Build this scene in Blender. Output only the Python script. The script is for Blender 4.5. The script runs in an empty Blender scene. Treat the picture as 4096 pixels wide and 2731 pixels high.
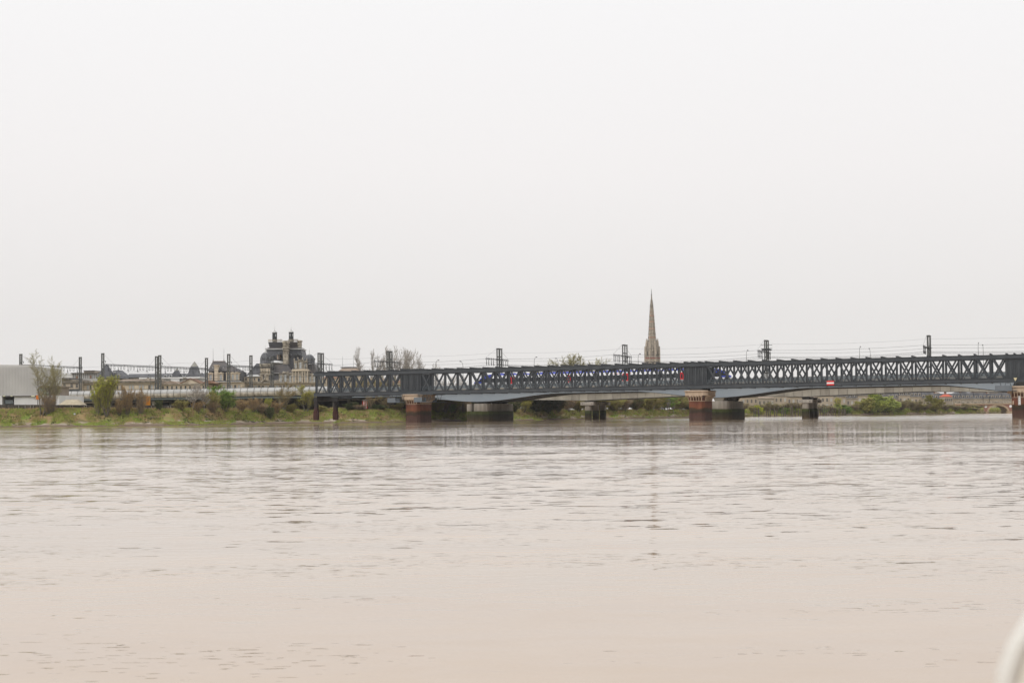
import bpy, math, random
from math import sin, cos, tan, pi, radians, hypot, atan2
from mathutils import Vector, Matrix, noise
C = bpy.context.scene.collection
SC = bpy.context.scene

# ------------------------------------------------------------------ camera
F = 6445.0                      # focal length in pixels of the 4096 px wide photograph
PW, PH = 4096.0, 2731.0
CAM = Vector((0, 0, 2.2))
ROT = (Matrix.Rotation(radians(90) + math.atan(288.5 / F), 3, 'X') @ Matrix.Rotation(-0.009, 3, 'Z'))
cd = bpy.data.cameras.new('camera'); cam = bpy.data.objects.new('camera', cd); C.objects.link(cam)
cam.location = CAM; cam.rotation_euler = ROT.to_euler()
cd.sensor_width = 36.0; cd.lens = 36.0 * F / PW
cd.clip_start = 0.2; cd.clip_end = 12000
cd.dof.use_dof = True; cd.dof.focus_distance = 430; cd.dof.aperture_fstop = 4.5
SC.camera = cam

# ------------------------------------------------------------------ sky, sun, exposure
SUN_EL, SUN_AZ = 42.0, -128.0   # degrees; azimuth from +Y towards +X: behind the camera, to the left
w = bpy.data.worlds.new('World'); SC.world = w; w.use_nodes = True
nt = w.node_tree; nt.nodes.clear()
N = lambda t: nt.nodes.new(t)
out = N('ShaderNodeOutputWorld'); bg = N('ShaderNodeBackground')
tc = N('ShaderNodeTexCoord'); sep = N('ShaderNodeSeparateXYZ')
nt.links.new(tc.outputs['Generated'], sep.inputs[0])
ramp = N('ShaderNodeValToRGB'); cr = ramp.color_ramp
cr.elements[0].position = 0.0; cr.elements[0].color = (0.775, 0.757, 0.742, 1)
cr.elements[1].position = 1.0; cr.elements[1].color = (0.97, 0.97, 0.985, 1)
for p_, c_ in ((0.06, (0.790, 0.765, 0.752, 1)), (0.15, (0.865, 0.838, 0.828, 1)), (0.25, (0.90, 0.888, 0.885, 1)), (0.5, (0.95, 0.945, 0.95, 1))):
    e = cr.elements.new(p_); e.color = c_
nt.links.new(sep.outputs['Z'], ramp.inputs[0])
# very faint cloud structure
nz = N('ShaderNodeTexNoise'); nz.inputs['Scale'].default_value = 1.6; nz.inputs['Detail'].default_value = 4
mp = N('ShaderNodeMapping'); mp.inputs['Scale'].default_value = (1, 1, 3.0)
nt.links.new(tc.outputs['Generated'], mp.inputs[0]); nt.links.new(mp.outputs[0], nz.inputs['Vector'])
mr = N('ShaderNodeMapRange'); mr.inputs['To Min'].default_value = 0.985; mr.inputs['To Max'].default_value = 1.015
nt.links.new(nz.outputs['Fac'], mr.inputs['Value'])
mul = N('ShaderNodeVectorMath'); mul.operation = 'SCALE'
nt.links.new(ramp.outputs['Color'], mul.inputs[0]); nt.links.new(mr.outputs[0], mul.inputs['Scale'])
sky = N('ShaderNodeTexSky'); sky.sky_type = 'NISHITA'; sky.sun_disc = False
sky.sun_elevation = radians(SUN_EL); sky.sun_rotation = radians(SUN_AZ)
sks = N('ShaderNodeVectorMath'); sks.operation = 'SCALE'; sks.inputs['Scale'].default_value = 0.08
nt.links.new(sky.outputs[0], sks.inputs[0])
mx = N('ShaderNodeMix'); mx.data_type = 'RGBA'; mx.inputs['Factor'].default_value = 0.05
nt.links.new(mul.outputs[0], mx.inputs['A']); nt.links.new(sks.outputs[0], mx.inputs['B'])
nt.links.new(mx.outputs['Result'], bg.inputs[0]); bg.inputs[1].default_value = 1.095
nt.links.new(bg.outputs[0], out.inputs[0])
sl = bpy.data.lights.new('sun', 'SUN'); so = bpy.data.objects.new('sun', sl); C.objects.link(so)
sl.energy = 1.4; sl.angle = radians(24); sl.color = (1, 0.96, 0.9)
sd = Vector((sin(radians(SUN_AZ)) * cos(radians(SUN_EL)), cos(radians(SUN_AZ)) * cos(radians(SUN_EL)), sin(radians(SUN_EL))))
so.rotation_euler = sd.to_track_quat('Z', 'Y').to_euler(); so.location = (0, 0, 80)
SC.view_settings.view_transform = 'Standard'; SC.view_settings.look = 'None'
SC.view_settings.exposure = 0; SC.view_settings.gamma = 1; SC.view_settings.use_curve_mapping = False
SC.cycles.max_bounces = 6; SC.cycles.diffuse_bounces = 2; SC.cycles.glossy_bounces = 3
SC.cycles.transmission_bounces = 2; SC.cycles.transparent_max_bounces = 4; SC.cycles.volume_bounces = 0

# ------------------------------------------------------------------ measuring helpers
def Q(px, py, Y):
    """world point at depth Y whose picture position is (px, py)"""
    d = ROT @ Vector(((px - PW / 2) / F, -(py - PH / 2) / F, -1.0))
    return CAM + d * (Y / d.y)
RI = ROT.inverted()
def proj(P):
    q = RI @ (Vector(P) - CAM)
    return (PW / 2 + F * q.x / -q.z, PH / 2 - F * q.y / -q.z)
def XZ(px, z, Y):
    """X at depth Y, height z for picture column px"""
    X = (px - 2048) / F * Y
    for _ in range(3):
        X += (px - proj((X, Y, z))[0]) * Y / F
    return X
def X_(px, py, Y): return Q(px, py, Y).x
def Z_(px, py, Y): return Q(px, py, Y).z

# ------------------------------------------------------------------ mesh builder
class MB:
    def __init__(s, local=False): s.v = []; s.f = []; s.local = local
    def add(s, vs, fs):
        n = len(s.v); s.v.extend([tuple(q) for q in vs]); s.f.extend([tuple(i + n for i in q) for q in fs])
    def box(s, x0, x1, y0, y1, z0, z1):
        s.add([(x0, y0, z0), (x1, y0, z0), (x1, y1, z0), (x0, y1, z0), (x0, y0, z1), (x1, y0, z1), (x1, y1, z1), (x0, y1, z1)],
              [(0, 3, 2, 1), (4, 5, 6, 7), (0, 1, 5, 4), (1, 2, 6, 5), (2, 3, 7, 6), (3, 0, 4, 7)])
    def frus(s, a, b):
        """frustum between two rectangles (x0,x1,y0,y1,z)"""
        vs = []
        for x0, x1, y0, y1, z in (a, b): vs += [(x0, y0, z), (x1, y0, z), (x1, y1, z), (x0, y1, z)]
        s.add(vs, [(0, 3, 2, 1), (4, 5, 6, 7), (0, 1, 5, 4), (1, 2, 6, 5), (2, 3, 7, 6), (3, 0, 4, 7)])
    def beam(s, p, q, a, b, up=(0, 0, 1)):
        p = Vector(p); q = Vector(q); d = (q - p).normalized(); u = Vector(up)
        if abs(d.dot(u)) > 0.99: u = Vector((0, 1, 0))
        r = d.cross(u).normalized(); u = r.cross(d).normalized()
        r = r * a / 2; u = u * b / 2
        s.add([p - r - u, p + r - u, p + r + u, p - r + u, q - r - u, q + r - u, q + r + u, q - r + u],
              [(0, 1, 2, 3), (7, 6, 5, 4), (0, 4, 5, 1), (1, 5, 6, 2), (2, 6, 7, 3), (3, 7, 4, 0)])
    def tube(s, p, q, r0, r1=None, n=6, cap=True):
        if r1 is None: r1 = r0
        p = Vector(p); q = Vector(q); d = (q - p)
        if d.length < 1e-6: return
        d.normalize(); u = Vector((0, 0, 1)) if abs(d.z) < 0.9 else Vector((1, 0, 0))
        a = d.cross(u).normalized(); b = d.cross(a)
        vs = []
        for c, r in ((p, r0), (q, r1)):
            for i in range(n):
                t = 2 * pi * i / n; vs.append(c + a * (r * cos(t)) + b * (r * sin(t)))
        fs = [(i, i + n, (i + 1) % n + n, (i + 1) % n) for i in range(n)]
        if cap: fs += [tuple(range(n)), tuple(range(2 * n - 1, n - 1, -1))]
        s.add(vs, fs)
    def path(s, pts, r, n=5):
        for a, b in zip(pts, pts[1:]): s.tube(a, b, r, r, n, False)
    def lathe(s, cx, cy, prof, n=12, rot=0.0, sy=1.0):
        """prof: list of (r, z)"""
        k = len(prof); vs = []
        for r, z in prof:
            for i in range(n):
                t = rot + 2 * pi * i / n; vs.append((cx + r * cos(t), cy + r * sin(t) * sy, z))
        fs = [(j * n + i, j * n + (i + 1) % n, (j + 1) * n + (i + 1) % n, (j + 1) * n + i) for j in range(k - 1) for i in range(n)]
        fs += [tuple(range(n - 1, -1, -1)), tuple(range((k - 1) * n, k * n))]
        s.add(vs, fs)
    def prism(s, poly, y0, y1):
        """polygon in x,z, extruded along y"""
        n = len(poly); vs = [(x, y0, z) for x, z in poly] + [(x, y1, z) for x, z in poly]
        s.add(vs, [tuple(range(n)), tuple(range(2 * n - 1, n - 1, -1))] + [(i, i + n, (i + 1) % n + n, (i + 1) % n) for i in range(n)])
    def extz(s, poly, z0, z1):
        """polygon in x,y extruded along z"""
        n = len(poly); vs = [(x, y, z0) for x, y in poly] + [(x, y, z1) for x, y in poly]
        s.add(vs, [tuple(range(n - 1, -1, -1)), tuple(range(n, 2 * n))] + [(i, (i + 1) % n, (i + 1) % n + n, i + n) for i in range(n)])
    def sweep(s, pts, r, n=12):
        k = len(pts); P = [Vector(p) for p in pts]; u = None
        for i, p in enumerate(P):
            d = (P[min(i + 1, k - 1)] - P[max(i - 1, 0)]).normalized()
            a = d.cross(Vector((0, 1, 0))).normalized(); b = d.cross(a)
            s.v += [tuple(p + a * (r * cos(2 * pi * j / n)) + b * (r * sin(2 * pi * j / n))) for j in range(n)]
        s.f += [(i * n + j, i * n + (j + 1) % n, (i + 1) * n + (j + 1) % n, (i + 1) * n + j) for i in range(k - 1) for j in range(n)] + [tuple(range(n)), tuple(range(k * n - 1, (k - 1) * n - 1, -1))]
    def mesh(s, name, mat, off=(0, 0, 0), smooth=False):
        ox, oy, oz = off
        vs = s.v if not any(off) else [(x - ox, y - oy, z - oz) for x, y, z in s.v]
        m = bpy.data.meshes.new(name); m.from_pydata(vs, [], s.f)
        for mm in (mat if isinstance(mat, (list, tuple)) else [mat]): m.materials.append(mm)
        if smooth: m.shade_smooth()
        m.update(); return m
    def build(s, name, mat, parent=None, smooth=False, **props):
        off = (0, 0, 0)
        if parent is not None and not s.local:
            r = parent
            while r.parent: r = r.parent
            off = tuple(r.location)
        return link(name, s.mesh(name, mat, off, smooth), parent, **props)
def link(name, mesh, parent=None, loc=None, **props):
    o = bpy.data.objects.new(name, mesh); C.objects.link(o)
    if parent is not None: o.parent = parent
    if loc is not None: o.location = loc
    for k, v in props.items():
        if v: o[k] = v
    return o
def thing(name, label, cat, loc, rz=0.0, group=None):
    o = bpy.data.objects.new(name, None); C.objects.link(o)
    o.location = loc; o.rotation_euler = (0, 0, rz); o.empty_display_size = 0.5
    o['label'] = label; o['category'] = cat
    if group: o['group'] = group
    return o
def tag(o, label, cat, group=None):
    o['label'] = label; o['category'] = cat
    if group: o['group'] = group
    return o

# ------------------------------------------------------------------ materials
def mat(name, c1, c2=None, scale=1.0, rough=0.8, spec=0.3, detail=4, stretch=(1, 1, 1), bump=0.0, metal=0.0, c3=None, coord='Position', contrast=(0.35, 0.65)):
    m = bpy.data.materials.new(name); m.use_nodes = True; t = m.node_tree
    b = t.nodes['Principled BSDF']; b.inputs['Roughness'].default_value = rough
    b.inputs['Specular IOR Level'].default_value = spec; b.inputs['Metallic'].default_value = metal
    b.inputs['Base Color'].default_value = (*c1, 1)
    if c2 is not None or bump:
        g = t.nodes.new('ShaderNodeNewGeometry'); mpn = t.nodes.new('ShaderNodeMapping'); mpn.inputs['Scale'].default_value = stretch
        t.links.new(g.outputs['Position'], mpn.inputs[0])
        n = t.nodes.new('ShaderNodeTexNoise'); n.inputs['Scale'].default_value = scale; n.inputs['Detail'].default_value = detail
        t.links.new(mpn.outputs[0], n.inputs['Vector'])
        if c2 is not None:
            r = t.nodes.new('ShaderNodeValToRGB'); r.color_ramp.elements[0].color = (*c1, 1); r.color_ramp.elements[1].color = (*c2, 1)
            r.color_ramp.elements[0].position = contrast[0]; r.color_ramp.elements[1].position = contrast[1]
            if c3 is not None:
                e = r.color_ramp.elements.new(0.5 * (contrast[0] + contrast[1])); e.color = (*c3, 1)
            t.links.new(n.outputs['Fac'], r.inputs[0]); t.links.new(r.outputs['Color'], b.inputs['Base Color'])
        if bump:
            bp = t.nodes.new('ShaderNodeBump'); bp.inputs['Strength'].default_value = bump; bp.inputs['Distance'].default_value = 0.05
            t.links.new(n.outputs['Fac'], bp.inputs['Height']); t.links.new(bp.outputs[0], b.inputs['Normal'])
    return m
def tide_mat(name, stops, scale=0.6, jitter=0.5, rough=0.85, streak=(0.7, 0.7, 0.10)):
    """colour bands by height above the water (tide stains), edges broken by noise, vertical run-off streaks"""
    m = bpy.data.materials.new(name); m.use_nodes = True; t = m.node_tree; L = t.links.new
    b = t.nodes['Principled BSDF']; b.inputs['Roughness'].default_value = rough; b.inputs['Specular IOR Level'].default_value = 0.25
    g = t.nodes.new('ShaderNodeNewGeometry'); sp = t.nodes.new('ShaderNodeSeparateXYZ'); L(g.outputs['Position'], sp.inputs[0])
    n = t.nodes.new('ShaderNodeTexNoise'); n.inputs['Scale'].default_value = scale; n.inputs['Detail'].default_value = 5; L(g.outputs['Position'], n.inputs['Vector'])
    a = t.nodes.new('ShaderNodeMath'); a.operation = 'MULTIPLY_ADD'; a.inputs[1].default_value = jitter * 2; a.inputs[2].default_value = -jitter
    L(n.outputs['Fac'], a.inputs[0])
    ad = t.nodes.new('ShaderNodeMath'); L(sp.outputs['Z'], ad.inputs[0]); L(a.outputs[0], ad.inputs[1])
    mrn = t.nodes.new('ShaderNodeMapRange'); mrn.inputs['From Min'].default_value = 0; mrn.inputs['From Max'].default_value = 12; L(ad.outputs[0], mrn.inputs['Value'])
    r = t.nodes.new('ShaderNodeValToRGB'); els = r.color_ramp.elements
    els[0].position = stops[0][0] / 12; els[0].color = (*stops[0][1], 1)
    els[1].position = stops[-1][0] / 12; els[1].color = (*stops[-1][1], 1)
    for z, c in stops[1:-1]:
        e = els.new(z / 12); e.color = (*c, 1)
    L(mrn.outputs[0], r.inputs[0])
    mpn = t.nodes.new('ShaderNodeMapping'); mpn.inputs['Scale'].default_value = streak; L(g.outputs['Position'], mpn.inputs[0])
    n2 = t.nodes.new('ShaderNodeTexNoise'); n2.inputs['Scale'].default_value = 1.6; n2.inputs['Detail'].default_value = 5; L(mpn.outputs[0], n2.inputs['Vector'])
    m2 = t.nodes.new('ShaderNodeMapRange'); m2.inputs['From Min'].default_value = 0.3; m2.inputs['From Max'].default_value = 0.7
    m2.inputs['To Min'].default_value = 0.72; m2.inputs['To Max'].default_value = 1.15; L(n2.outputs['Fac'], m2.inputs['Value'])
    vm = t.nodes.new('ShaderNodeVectorMath'); vm.operation = 'SCALE'; L(r.outputs['Color'], vm.inputs[0]); L(m2.outputs[0], vm.inputs['Scale'])
    L(vm.outputs[0], b.inputs['Base Color'])
    return m
steel = mat('painted_steel', (0.042, 0.049, 0.058), (0.056, 0.064, 0.072), 0.5, 0.55, 0.4)
steel_dark = mat('dark_steel', (0.030, 0.035, 0.042), (0.045, 0.05, 0.057), 0.5, 0.6)
cap_stone = mat('cream_stone', (0.40, 0.30, 0.215), (0.50, 0.39, 0.29), 0.9, 0.85)
brick_red = tide_mat('red_pier', [(0.0, (0.105, 0.060, 0.045)), (0.9, (0.085, 0.046, 0.036)), (1.7, (0.085, 0.040, 0.030)), (2.3, (0.040, 0.028, 0.018)), (2.9, (0.060, 0.038, 0.020)), (3.4, (0.19, 0.070, 0.036)), (4.3, (0.17, 0.062, 0.038)), (5.2, (0.12, 0.047, 0.03)), (8, (0.13, 0.06, 0.04))], 0.55, 0.8)
concrete_pier = tide_mat('tidal_concrete', [(0.0, (0.075, 0.053, 0.03)), (1.0, (0.05, 0.04, 0.022)), (1.9, (0.030, 0.030, 0.014)), (2.4, (0.050, 0.065, 0.014)), (2.85, (0.055, 0.062, 0.02)), (3.15, (0.27, 0.24, 0.20)), (6, (0.40, 0.37, 0.33))], 0.5, 0.15)
concrete = mat('weathered_concrete', (0.29, 0.27, 0.225), (0.40, 0.375, 0.32), 0.35, 0.9, stretch=(1, 1, 0.35), detail=6)
concrete_d = mat('dirty_concrete', (0.24, 0.22, 0.185), (0.33, 0.305, 0.26), 0.5, 0.9, stretch=(1, 1, 0.35), detail=6)
girder_blue = mat('light_blue_steel', (0.255, 0.30, 0.345), (0.285, 0.33, 0.37), 0.15, 0.5, 0.4)
black_steel_and_shade = mat('black_steel_underside_shade', (0.022, 0.021, 0.020), (0.035, 0.033, 0.03), 0.4, 0.7)  # black steel parts; also the painted shade under girders and road bridge
parapet_m = mat('grey_parapet', (0.17, 0.20, 0.22), (0.21, 0.24, 0.26), 0.4, 0.6)
mast_m = mat('mast_grey', (0.085, 0.088, 0.085), (0.12, 0.12, 0.11), 0.8, 0.7)
wire_m = mat('wire_dark', (0.05, 0.05, 0.055), None, rough=0.6)
arm_m = mat('arm_dark', (0.04, 0.042, 0.045), None, rough=0.6)
white_m = mat('white_paint', (0.78, 0.78, 0.78), None, rough=0.4)
red_m = mat('red_paint', (0.62, 0.03, 0.03), None, rough=0.4)
stone = mat('pale_limestone', (0.64, 0.55, 0.425), (0.52, 0.445, 0.345), 0.55, 0.9, detail=7)
stone_d = mat('weathered_limestone', (0.52, 0.465, 0.375), (0.17, 0.15, 0.125), 0.9, 0.9, detail=7)
cornice_m = mat('cornice_stone', (0.42, 0.37, 0.30), (0.18, 0.16, 0.13), 0.8, 0.9, detail=6)
slate = mat('blue_slate', (0.068, 0.070, 0.078), (0.118, 0.119, 0.127), 0.25, 0.55, detail=6, stretch=(1, 1, 0.5))
slate_b = mat('brown_slate', (0.115, 0.10, 0.092), (0.085, 0.082, 0.085), 0.25, 0.6, detail=6)
zinc = mat('pale_zinc', (0.42, 0.42, 0.41), (0.55, 0.55, 0.53), 0.6, 0.45)
tile_r = mat('brown_tiles', (0.27, 0.15, 0.095), (0.19, 0.12, 0.085), 0.5, 0.9)
tile_o = mat('grey_brown_tiles', (0.29, 0.225, 0.175), (0.36, 0.285, 0.225), 0.5, 0.9)
glass_d = mat('dark_pane', (0.05, 0.055, 0.06), None, rough=0.15, spec=0.5)
shutter_m = mat('pale_shutter', (0.42, 0.44, 0.45), None, rough=0.6)
frame_m = mat('window_frame', (0.47, 0.40, 0.31), None, rough=0.8)
WATER_BIAS = -0.034
# ------------------------------------------------------------------ river
def water_material():
    m = bpy.data.materials.new('river_water'); m.use_nodes = True; t = m.node_tree; L = t.links.new
    b = t.nodes['Principled BSDF']
    b.inputs['IOR'].default_value = 1.333; b.inputs['Roughness'].default_value = 0.035; b.inputs['Specular IOR Level'].default_value = 0.5
    g = t.nodes.new('ShaderNodeNewGeometry')
    def nz(scale, stretch, detail=3, rough=0.55, dist=0.0, loc=(0, 0, 0), rot=0.0):
        mpn = t.nodes.new('ShaderNodeMapping'); mpn.inputs['Scale'].default_value = stretch; mpn.inputs['Location'].default_value = loc
        mpn.inputs['Rotation'].default_value = (0, 0, rot)
        L(g.outputs['Position'], mpn.inputs[0])
        n = t.nodes.new('ShaderNodeTexNoise'); n.inputs['Scale'].default_value = scale; n.inputs['Detail'].default_value = detail
        n.inputs['Roughness'].default_value = rough; n.inputs['Distortion'].default_value = dist
        L(mpn.outputs[0], n.inputs['Vector']); return n.outputs['Fac']
    def mr(v, a, b_, c, d):
        x = t.nodes.new('ShaderNodeMapRange'); x.inputs['From Min'].default_value = a; x.inputs['From Max'].default_value = b_
        x.inputs['To Min'].default_value = c; x.inputs['To Max'].default_value = d; L(v, x.inputs['Value']); return x.outputs[0]
    def op(k, a, b_):
        x = t.nodes.new('ShaderNodeMath'); x.operation = k
        for i, q in enumerate((a, b_)):
            if isinstance(q, (int, float)): x.inputs[i].default_value = q
            else: L(q, x.inputs[i])
        return x.outputs[0]
    # muddy body colour with slow swirls of silt
    silt = nz(0.09, (0.35, 1, 1), 7, 0.62, 0.9)
    r = t.nodes.new('ShaderNodeValToRGB'); r.color_ramp.elements[0].position = 0.3; r.color_ramp.elements[1].position = 0.72
    r.color_ramp.elements[0].color = (0.385, 0.295, 0.215, 1); r.color_ramp.elements[1].color = (0.50, 0.38, 0.268, 1)
    L(silt, r.inputs[0]); L(r.outputs['Color'], b.inputs['Base Color'])
    # wind patches: ruffled and calm stretches of water
    patch = nz(0.010, (0.45, 1.5, 1), 4, 0.55, 0.5)
    patch2 = nz(0.05, (0.16, 1.0, 1), 3, 0.5, 0.3, (31, 7, 0))
    amp = op('MULTIPLY', mr(patch, 0.38, 0.60, 0.30, 1.0), mr(patch2, 0.36, 0.62, 0.38, 1.0))
    # wave slopes at three wavelengths; a constant lean to -Y is added so the water mirrors more sky
    def slopes(scale, st, det, loc, rot=0.0):
        mpn = t.nodes.new('ShaderNodeMapping'); mpn.inputs['Scale'].default_value = st; mpn.inputs['Location'].default_value = loc; mpn.inputs['Rotation'].default_value = (0, 0, rot)
        L(g.outputs['Position'], mpn.inputs[0])
        n = t.nodes.new('ShaderNodeTexNoise'); n.inputs['Scale'].default_value = scale; n.inputs['Detail'].default_value = det; n.inputs['Roughness'].default_value = 0.5
        L(mpn.outputs[0], n.inputs['Vector']); v = t.nodes.new('ShaderNodeVectorMath'); v.operation = 'SUBTRACT'; v.inputs[1].default_value = (0.5, 0.5, 0.5)
        L(n.outputs['Color'], v.inputs[0]); return v.outputs[0]
    def vscale(v, k):
        x = t.nodes.new('ShaderNodeVectorMath'); x.operation = 'MULTIPLY'; x.inputs[1].default_value = k; L(v, x.inputs[0]); return x.outputs[0]
    def vadd(a_, b_):
        x = t.nodes.new('ShaderNodeVectorMath'); L(a_, x.inputs[0]); L(b_, x.inputs[1]); return x.outputs[0]
    w1 = vscale(slopes(3.2, (0.40, 1, 1), 3, (0, 0, 0)), (0.20, 0.35, 0))
    w2 = vscale(slopes(0.7, (0.35, 1, 1), 3, (5, 3, 0), 0.1), (0.10, 0.14, 0))
    w3 = vscale(slopes(0.14, (0.30, 1, 1), 2, (9, 1, 0), -0.08), (0.02, 0.07, 0))
    # sparse steep capillary wavelets: short dark dashes close by
    cap = mr(nz(15.0, (0.20, 1.0, 1), 2, 0.5, 0.0, (2, 11, 0)), 0.62, 0.78, 0.0, 0.40)
    cap = op('MULTIPLY', cap, mr(nz(0.35, (0.35, 1, 1), 2, 0.5, 0.0, (4, 1, 0)), 0.47, 0.64, 0.03, 1.0))
    cx = t.nodes.new('ShaderNodeCombineXYZ'); L(cap, cx.inputs['Y'])
    sm = vadd(vadd(w1, w2), w3)
    bias = t.nodes.new('ShaderNodeVectorMath'); bias.inputs[1].default_value = (0, WATER_BIAS, 0); L(sm, bias.inputs[0])
    sc = t.nodes.new('ShaderNodeVectorMath'); sc.operation = 'SCALE'; L(bias.outputs[0], sc.inputs[0]); L(amp, sc.inputs['Scale'])
    up = t.nodes.new('ShaderNodeVectorMath'); up.inputs[1].default_value = (0, 0, 1); L(vadd(sc.outputs[0], cx.outputs[0]), up.inputs[0])
    nn = t.nodes.new('ShaderNodeVectorMath'); nn.operation = 'NORMALIZE'; L(up.outputs[0], nn.inputs[0])
    L(nn.outputs[0], b.inputs['Normal'])
    return m
wb = MB()
xs = [-4000, -1200, -500, -200, -60, 0, 60, 200, 500, 1200, 4000]; ys = [-400, -40, 0, 20, 60, 150, 300, 500, 800, 1300, 2600]
wb.add([(x, y, 0) for y in ys for x in xs], [(j * 11 + i, j * 11 + i + 1, (j + 1) * 11 + i + 1, (j + 1) * 11 + i) for j in range(10) for i in range(10)])
wb.build('river', water_material(), kind='structure')

# ------------------------------------------------------------------ banks: one ground sheet beyond the shoreline
HOR = lambda px: 1654 - 0.009 * (px - 2048)
SHORE = [(-3000, 1722), (-600, 1713), (0, 1708), (350, 1705.5), (700, 1701.5), (1000, 1696), (1200, 1692.5), (1500, 1690), (1900, 1684.5), (2200, 1679.5), (2380, 1675.5),
         (2500, 1674), (2700, 1670.5), (2850, 1668), (3000, 1665), (3300, 1661.5), (3600, 1658), (3900, 1654), (3960, 1651.8), (4096, 1647.5), (4700, 1641), (6500, 1625)]
ST = [((px - 2048) / F, 2.2 * F / (py - HOR(px))) for px, py in SHORE]
def lerp_tab(tab, t):
    if t <= tab[0][0]: return tab[0][1]
    for (a, u), (b, v) in zip(tab, tab[1:]):
        if t <= b:
            return u + (v - u) * (t - a) / (b - a)
    return tab[-1][1]
def shoreY(t):
    return lerp_tab(ST, t) + 1.6 * noise.noise(Vector((t * 55, 3.1, 0))) + 0.7 * noise.noise(Vector((t * 210, 8.3, 0)))
HB = [(-0.5, 4.3), (-0.32, 4.3), (-0.13, 3.7), (0.0, 3.2), (0.09, 3.0), (0.13, 2.4), (0.6, 2.4)]
WB = [(-0.5, 16), (-0.12, 15), (0.05, 13), (0.14, 9), (0.6, 9)]
def ground_z(t, v):
    H = lerp_tab(HB, t); Wd = lerp_tab(WB, t)
    if v < 0: return max(-3.0, 0.18 * v)
    u = v / Wd
    if u < 0.35: z = 0.19 * H * (u / 0.35)
    elif u < 1: q = (u - 0.35) / 0.65; z = H * (0.19 + 0.81 * (q * q * (3 - 2 * q)) ** 0.9)
    else: z = H + 0.3 * min(1, (v - Wd) / 20)
    X = t * 420; k = min(1, v / 3.0) * (1 if u < 1.15 else 0.25)
    z += k * (0.45 * noise.noise(Vector((X * 0.16, v * 0.35, 0))) + 0.28 * noise.noise(Vector((X * 0.5, v * 0.8, 5))) + 0.12 * noise.noise(Vector((X * 1.3, v * 1.5, 9))))
    return max(z, 0.02 + 0.02 * min(v, 8)) if v > 0.3 else z
def on_ground(px, v):
    """world point on the bank, px = picture column, v = metres behind the waterline"""
    t = (px - 2048) / F; Y = shoreY(t) + v
    return Vector((t * Y, Y, ground_z(t, v)))
def ground_at(X, Y):
    t = X / Y; return ground_z(t, Y - shoreY(t))
def bank_material():
    m = bpy.data.materials.new('river_bank'); m.use_nodes = True; t = m.node_tree; L = t.links.new
    b = t.nodes['Principled BSDF']; b.inputs['Roughness'].default_value = 0.9; b.inputs['Specular IOR Level'].default_value = 0.15
    g = t.nodes.new('ShaderNodeNewGeometry'); sp = t.nodes.new('ShaderNodeSeparateXYZ'); L(g.outputs['Position'], sp.inputs[0])
    def nz(sc, st, d=5):
        mpn = t.nodes.new('ShaderNodeMapping'); mpn.inputs['Scale'].default_value = st; L(g.outputs['Position'], mpn.inputs[0])
        n = t.nodes.new('ShaderNodeTexNoise'); n.inputs['Scale'].default_value = sc; n.inputs['Detail'].default_value = d; L(mpn.outputs[0], n.inputs['Vector']); return n.outputs['Fac']
    r1 = t.nodes.new('ShaderNodeValToRGB'); e = r1.color_ramp.elements
    e[0].position = 0.36; e[0].color = (0.14, 0.125, 0.05, 1); e[1].position = 0.66; e[1].color = (0.17, 0.22, 0.05, 1)
    q = e.new(0.5); q.color = (0.29, 0.205, 0.10, 1)
    L(nz(0.22, (1, 1, 1.5)), r1.inputs[0])
    r2 = t.nodes.new('ShaderNodeValToRGB'); e = r2.color_ramp.elements
    e[0].position = 0.35; e[0].color = (0.25, 0.185, 0.125, 1); e[1].position = 0.65; e[1].color = (0.47, 0.41, 0.335, 1)
    L(nz(0.35, (1, 2, 1)), r2.inputs[0])
    a = t.nodes.new('ShaderNodeMath'); a.operation = 'MULTIPLY_ADD'; a.inputs[1].default_value = -3.4; a.inputs[2].default_value = 1.25
    L(nz(0.12, (1, 1.5, 1), 6), a.inputs[0])
    s = t.nodes.new('ShaderNodeMath'); L(sp.outputs['Z'], s.inputs[0]); L(a.outputs[0], s.inputs[1])
    mrn = t.nodes.new('ShaderNodeMapRange'); mrn.inputs['From Min'].default_value = 0.35; mrn.inputs['From Max'].default_value = 0.75; L(s.outputs[0], mrn.inputs['Value'])
    mxn = t.nodes.new('ShaderNodeMix'); mxn.data_type = 'RGBA'; L(mrn.outputs[0], mxn.inputs['Factor']); L(r2.outputs['Color'], mxn.inputs['A']); L(r1.outputs['Color'], mxn.inputs['B'])
    # wet mud at the waterline
    m3 = t.nodes.new('ShaderNodeMapRange'); m3.inputs['From Min'].default_value = 0.1; m3.inputs['From Max'].default_value = 0.8; L(sp.outputs['Z'], m3.inputs['Value'])
    mx2 = t.nodes.new('ShaderNodeMix'); mx2.data_type = 'RGBA'; L(m3.outputs[0], mx2.inputs['Factor']); mx2.inputs['A'].default_value = (0.13, 0.09, 0.06, 1); L(mxn.outputs['Result'], mx2.inputs['B'])
    L(mx2.outputs['Result'], b.inputs['Base Color'])
    return m
bank_m = bank_material()
ts = [-1.1, -0.9, -0.7, -0.55, -0.45] + [-0.36 + i * 0.0012 for i in range(int(0.74 / 0.0012))] + [0.4, 0.5, 0.6]
vv = [-18, -6, -2, -0.7, 0, 0.5] + [1 + i * 0.55 for i in range(28)] + [17, 20, 24, 30, 45, 80, 150, 300, 700, 1500]
tb = MB(); nv = len(vv)
for t_ in ts:
    Y0_ = shoreY(t_)
    for v_ in vv:
        Y_ = Y0_ + v_; tb.v.append((t_ * Y_, Y_, ground_z(t_, v_)))
for i in range(len(ts) - 1):
    for j in range(nv - 1):
        a = i * nv + j; tb.f.append((a, a + nv, a + nv + 1, a + 1))
tb.build('ground', bank_m, smooth=True, kind='structure')
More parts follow.
